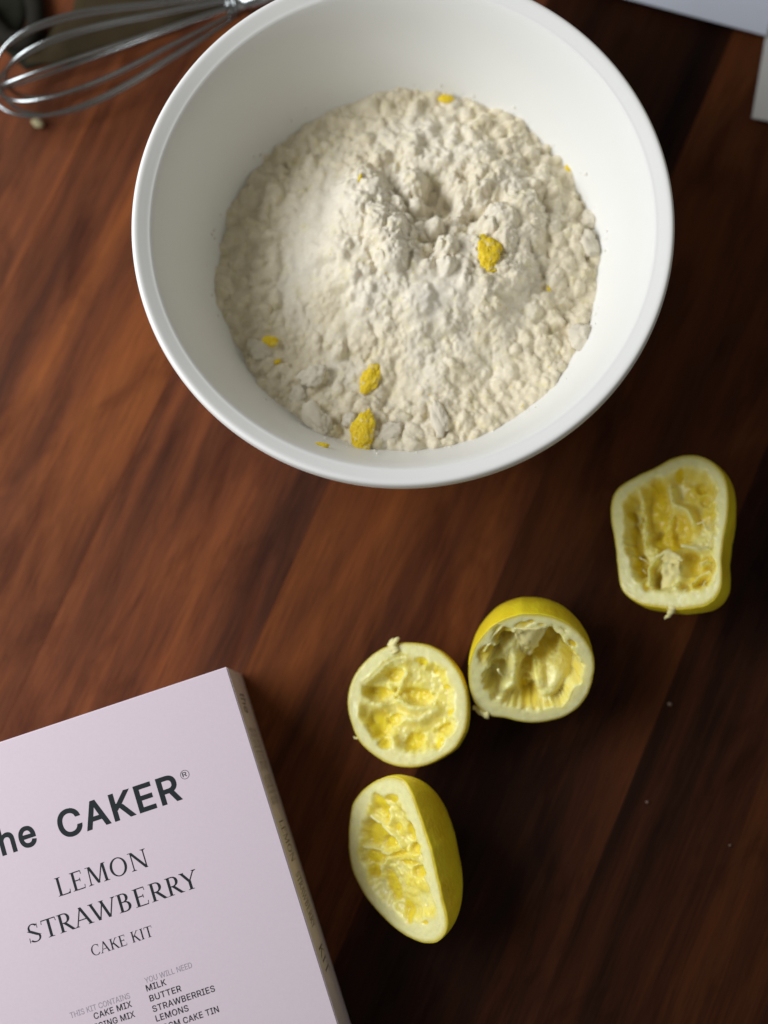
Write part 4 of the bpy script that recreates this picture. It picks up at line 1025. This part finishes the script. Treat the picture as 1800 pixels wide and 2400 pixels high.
# ------------------------------------------------------------------ whisk
def make_whisk():
    F0 = at(552, 12, .030); TIP = at(-22, 214, .027)
    ax = (TIP - F0); L = ax.length; ax.normalize()
    up = (Vector((0, 0, 1)) - ax * ax.z).normalized(); sd = ax.cross(up)
    rt = root('wire_whisk', (F0.x, F0.y, 0))
    tag(rt, 'steel balloon whisk lying behind the left of the bowl', 'whisk')
    for i, a in enumerate((R(8), R(44), R(80), R(116), R(152))):
        d = up * math.sin(a) + sd * math.cos(a)
        pts = []; n = 90; rm = .0275 + .0012 * math.sin(i * 2.1); Li = L * (1 - .035 * (i % 3))
        for j in range(n + 1):
            t = math.pi * 2 * j / n            # 0 at ferrule, pi at tip
            tt = t if t <= math.pi else 2 * math.pi - t
            s_ = (1 - math.cos(tt)) / 2
            rho = rm * math.sin(tt) ** .9 * (.30 + .95 * s_) if 0 < tt < math.pi else 0
            rho += .0035 * max(0, 1 - s_ * 3)
            sg = 1 if t <= math.pi else -1
            pts.append(F0 + ax * (s_ * Li) + d * (rho * sg))
        tube('wire', pts, [.00110] * len(pts), M_steel, rt, 10)
    # ferrule and handle
    pts = [F0 - ax * x for x in (-.006, -.0055, .0, .006, .007, .030, .09, .13, .14, .142)]
    tube('handle', pts, [.0045, .0058, .0062, .0062, .0075, .0085, .010, .0095, .007, .002], M_steel, rt, 24)
    for q in (.0015, .0048):
        V = []; F = []
        for i in range(32):
            for j in range(8):
                a = 2 * math.pi * i / 32; b = 2 * math.pi * j / 8
                V.append(tuple(F0 - ax * (-q + .0010 * math.sin(b) + .001) + (up * math.sin(a) + sd * math.cos(a)) * (.0065 + .0011 * math.cos(b))))
        for i in range(32):
            for j in range(8):
                F.append((i * 8 + j, i * 8 + (j + 1) % 8, ((i + 1) % 32) * 8 + (j + 1) % 8, ((i + 1) % 32) * 8 + j))
        mesh_obj('ferrule_ring', V, F, M_steel, rt)
    return rt
make_whisk()
o = blob('batter_drop', at(88, 288, .004), (.0035, .0024, .0022), R(-20), mat_simple('batter', (.40, .36, .20), .5, .4), 51, .2)
tag(o, 'small pale yellow blob of batter on the table under the whisk tip', 'batter')

# ------------------------------------------------------------------ cloths and papers at the edges of the view
def sheet(name, poly, z0, mat, thick=.0008, amp=.0, seed=0, res=40, round_=.0):
    """a sheet with its own thickness, lying at z0; poly in picture points"""
    P = [at(x, y, z0) for x, y in poly]
    bm = bmesh.new()
    f = bm.faces.new([bm.verts.new(p) for p in P])
    bmesh.ops.triangulate(bm, faces=bm.faces[:])
    if amp:
        bmesh.ops.subdivide_edges(bm, edges=bm.edges[:], cuts=res, use_grid_fill=True)
        for v in bm.verts:
            v.co.z = z0 + amp * (noise.fractal(v.co * 22 + Vector((seed, 0, 0)), .6, 2, 3) + .6)
    cx = sum(P, Vector()) / len(P)
    for v in bm.verts: v.co -= Vector((cx.x, cx.y, 0))
    bmesh.ops.recalc_face_normals(bm, faces=bm.faces[:])
    me = bpy.data.meshes.new(name); bm.to_mesh(me); bm.free()
    if amp: me.polygons.foreach_set('use_smooth', [True] * len(me.polygons))
    me.materials.append(mat)
    o = link(bpy.data.objects.new(name, me)); o.location = (cx.x, cx.y, 0)
    md = o.modifiers.new('t', 'SOLIDIFY'); md.thickness = thick; md.offset = 0
    return o
A0 = (1796, 84)
o = sheet('paper_sheet', [A0, (1080, -106), (1180, -480), (1900, -300)], .0065, M_paper, .0005)
tag(o, 'pale blue grey paper sheet at the top right corner', 'paper')
o = sheet('paper_card', [(1799, 60), (1762, 277), (2100, 340), (2140, 100)], .0035, M_paper2, .0012)
tag(o, 'pale grey paper card at the right edge under the sheet', 'paper')
o = sheet('linen_towel', [(185, -60), (172, 30), (120, 70), (70, 120), (60, 150), (150, 152), (290, 112), (420, 66), (520, 20), (600, -60)], .0015, M_towel, .0016, .0022, 3, 5)
tag(o, 'dull olive linen towel under the whisk at the top left', 'towel')
# a dark strap loop left of the towel
pts = [at(x, y, .006) for x, y in ((-40, 20), (-10, 62), (20, 92), (62, 100), (84, 66), (84, 20), (70, -30), (40, -70))]
dense = []
for i in range(len(pts) - 1):
    for j in range(6): dense.append(pts[i].lerp(pts[i + 1], j / 6))
o = tube('dark_strap', dense, [.0055] * len(dense), M_dark, None, 14)
tag(o, 'dark rounded strap at the top left corner beside the olive towel', 'strap')
o = sheet('dark_cloth', [(-60, -60), (64, -60), (62, 30), (52, 62), (40, 95), (70, 130), (110, 150), (60, 165), (10, 120), (-60, 60)], .001, mat_simple('dark_green_cloth', (.018, .018, .012), .95, .1, var=(80, .3)), .0012, .002, 9, 4)
tag(o, 'very dark green cloth at the top left corner under the strap', 'cloth')

# ------------------------------------------------------------------ crumbs
for (px, py, r_, lab, sd) in ((1570, 1650, 6, 'pale crumb on the table below right of the lemon halves', 61), (1517, 1880, 4, 'small reddish crumb on the bare table right of the long lemon half', 62), (1711, 1981, 3.5, 'tiny grey crumb near the right edge of the table', 63)):
    o = blob('crumb', at(px, py, .0008), (r_ * PX, r_ * PX * .8, r_ * PX * .6), R(sd * 20), M_crumb, sd, .3, 3, 2)
    tag(o, lab, 'crumb', 'crumbs on the table')

for o in list(bpy.data.objects):
    if '_o' in o: del o['_o']
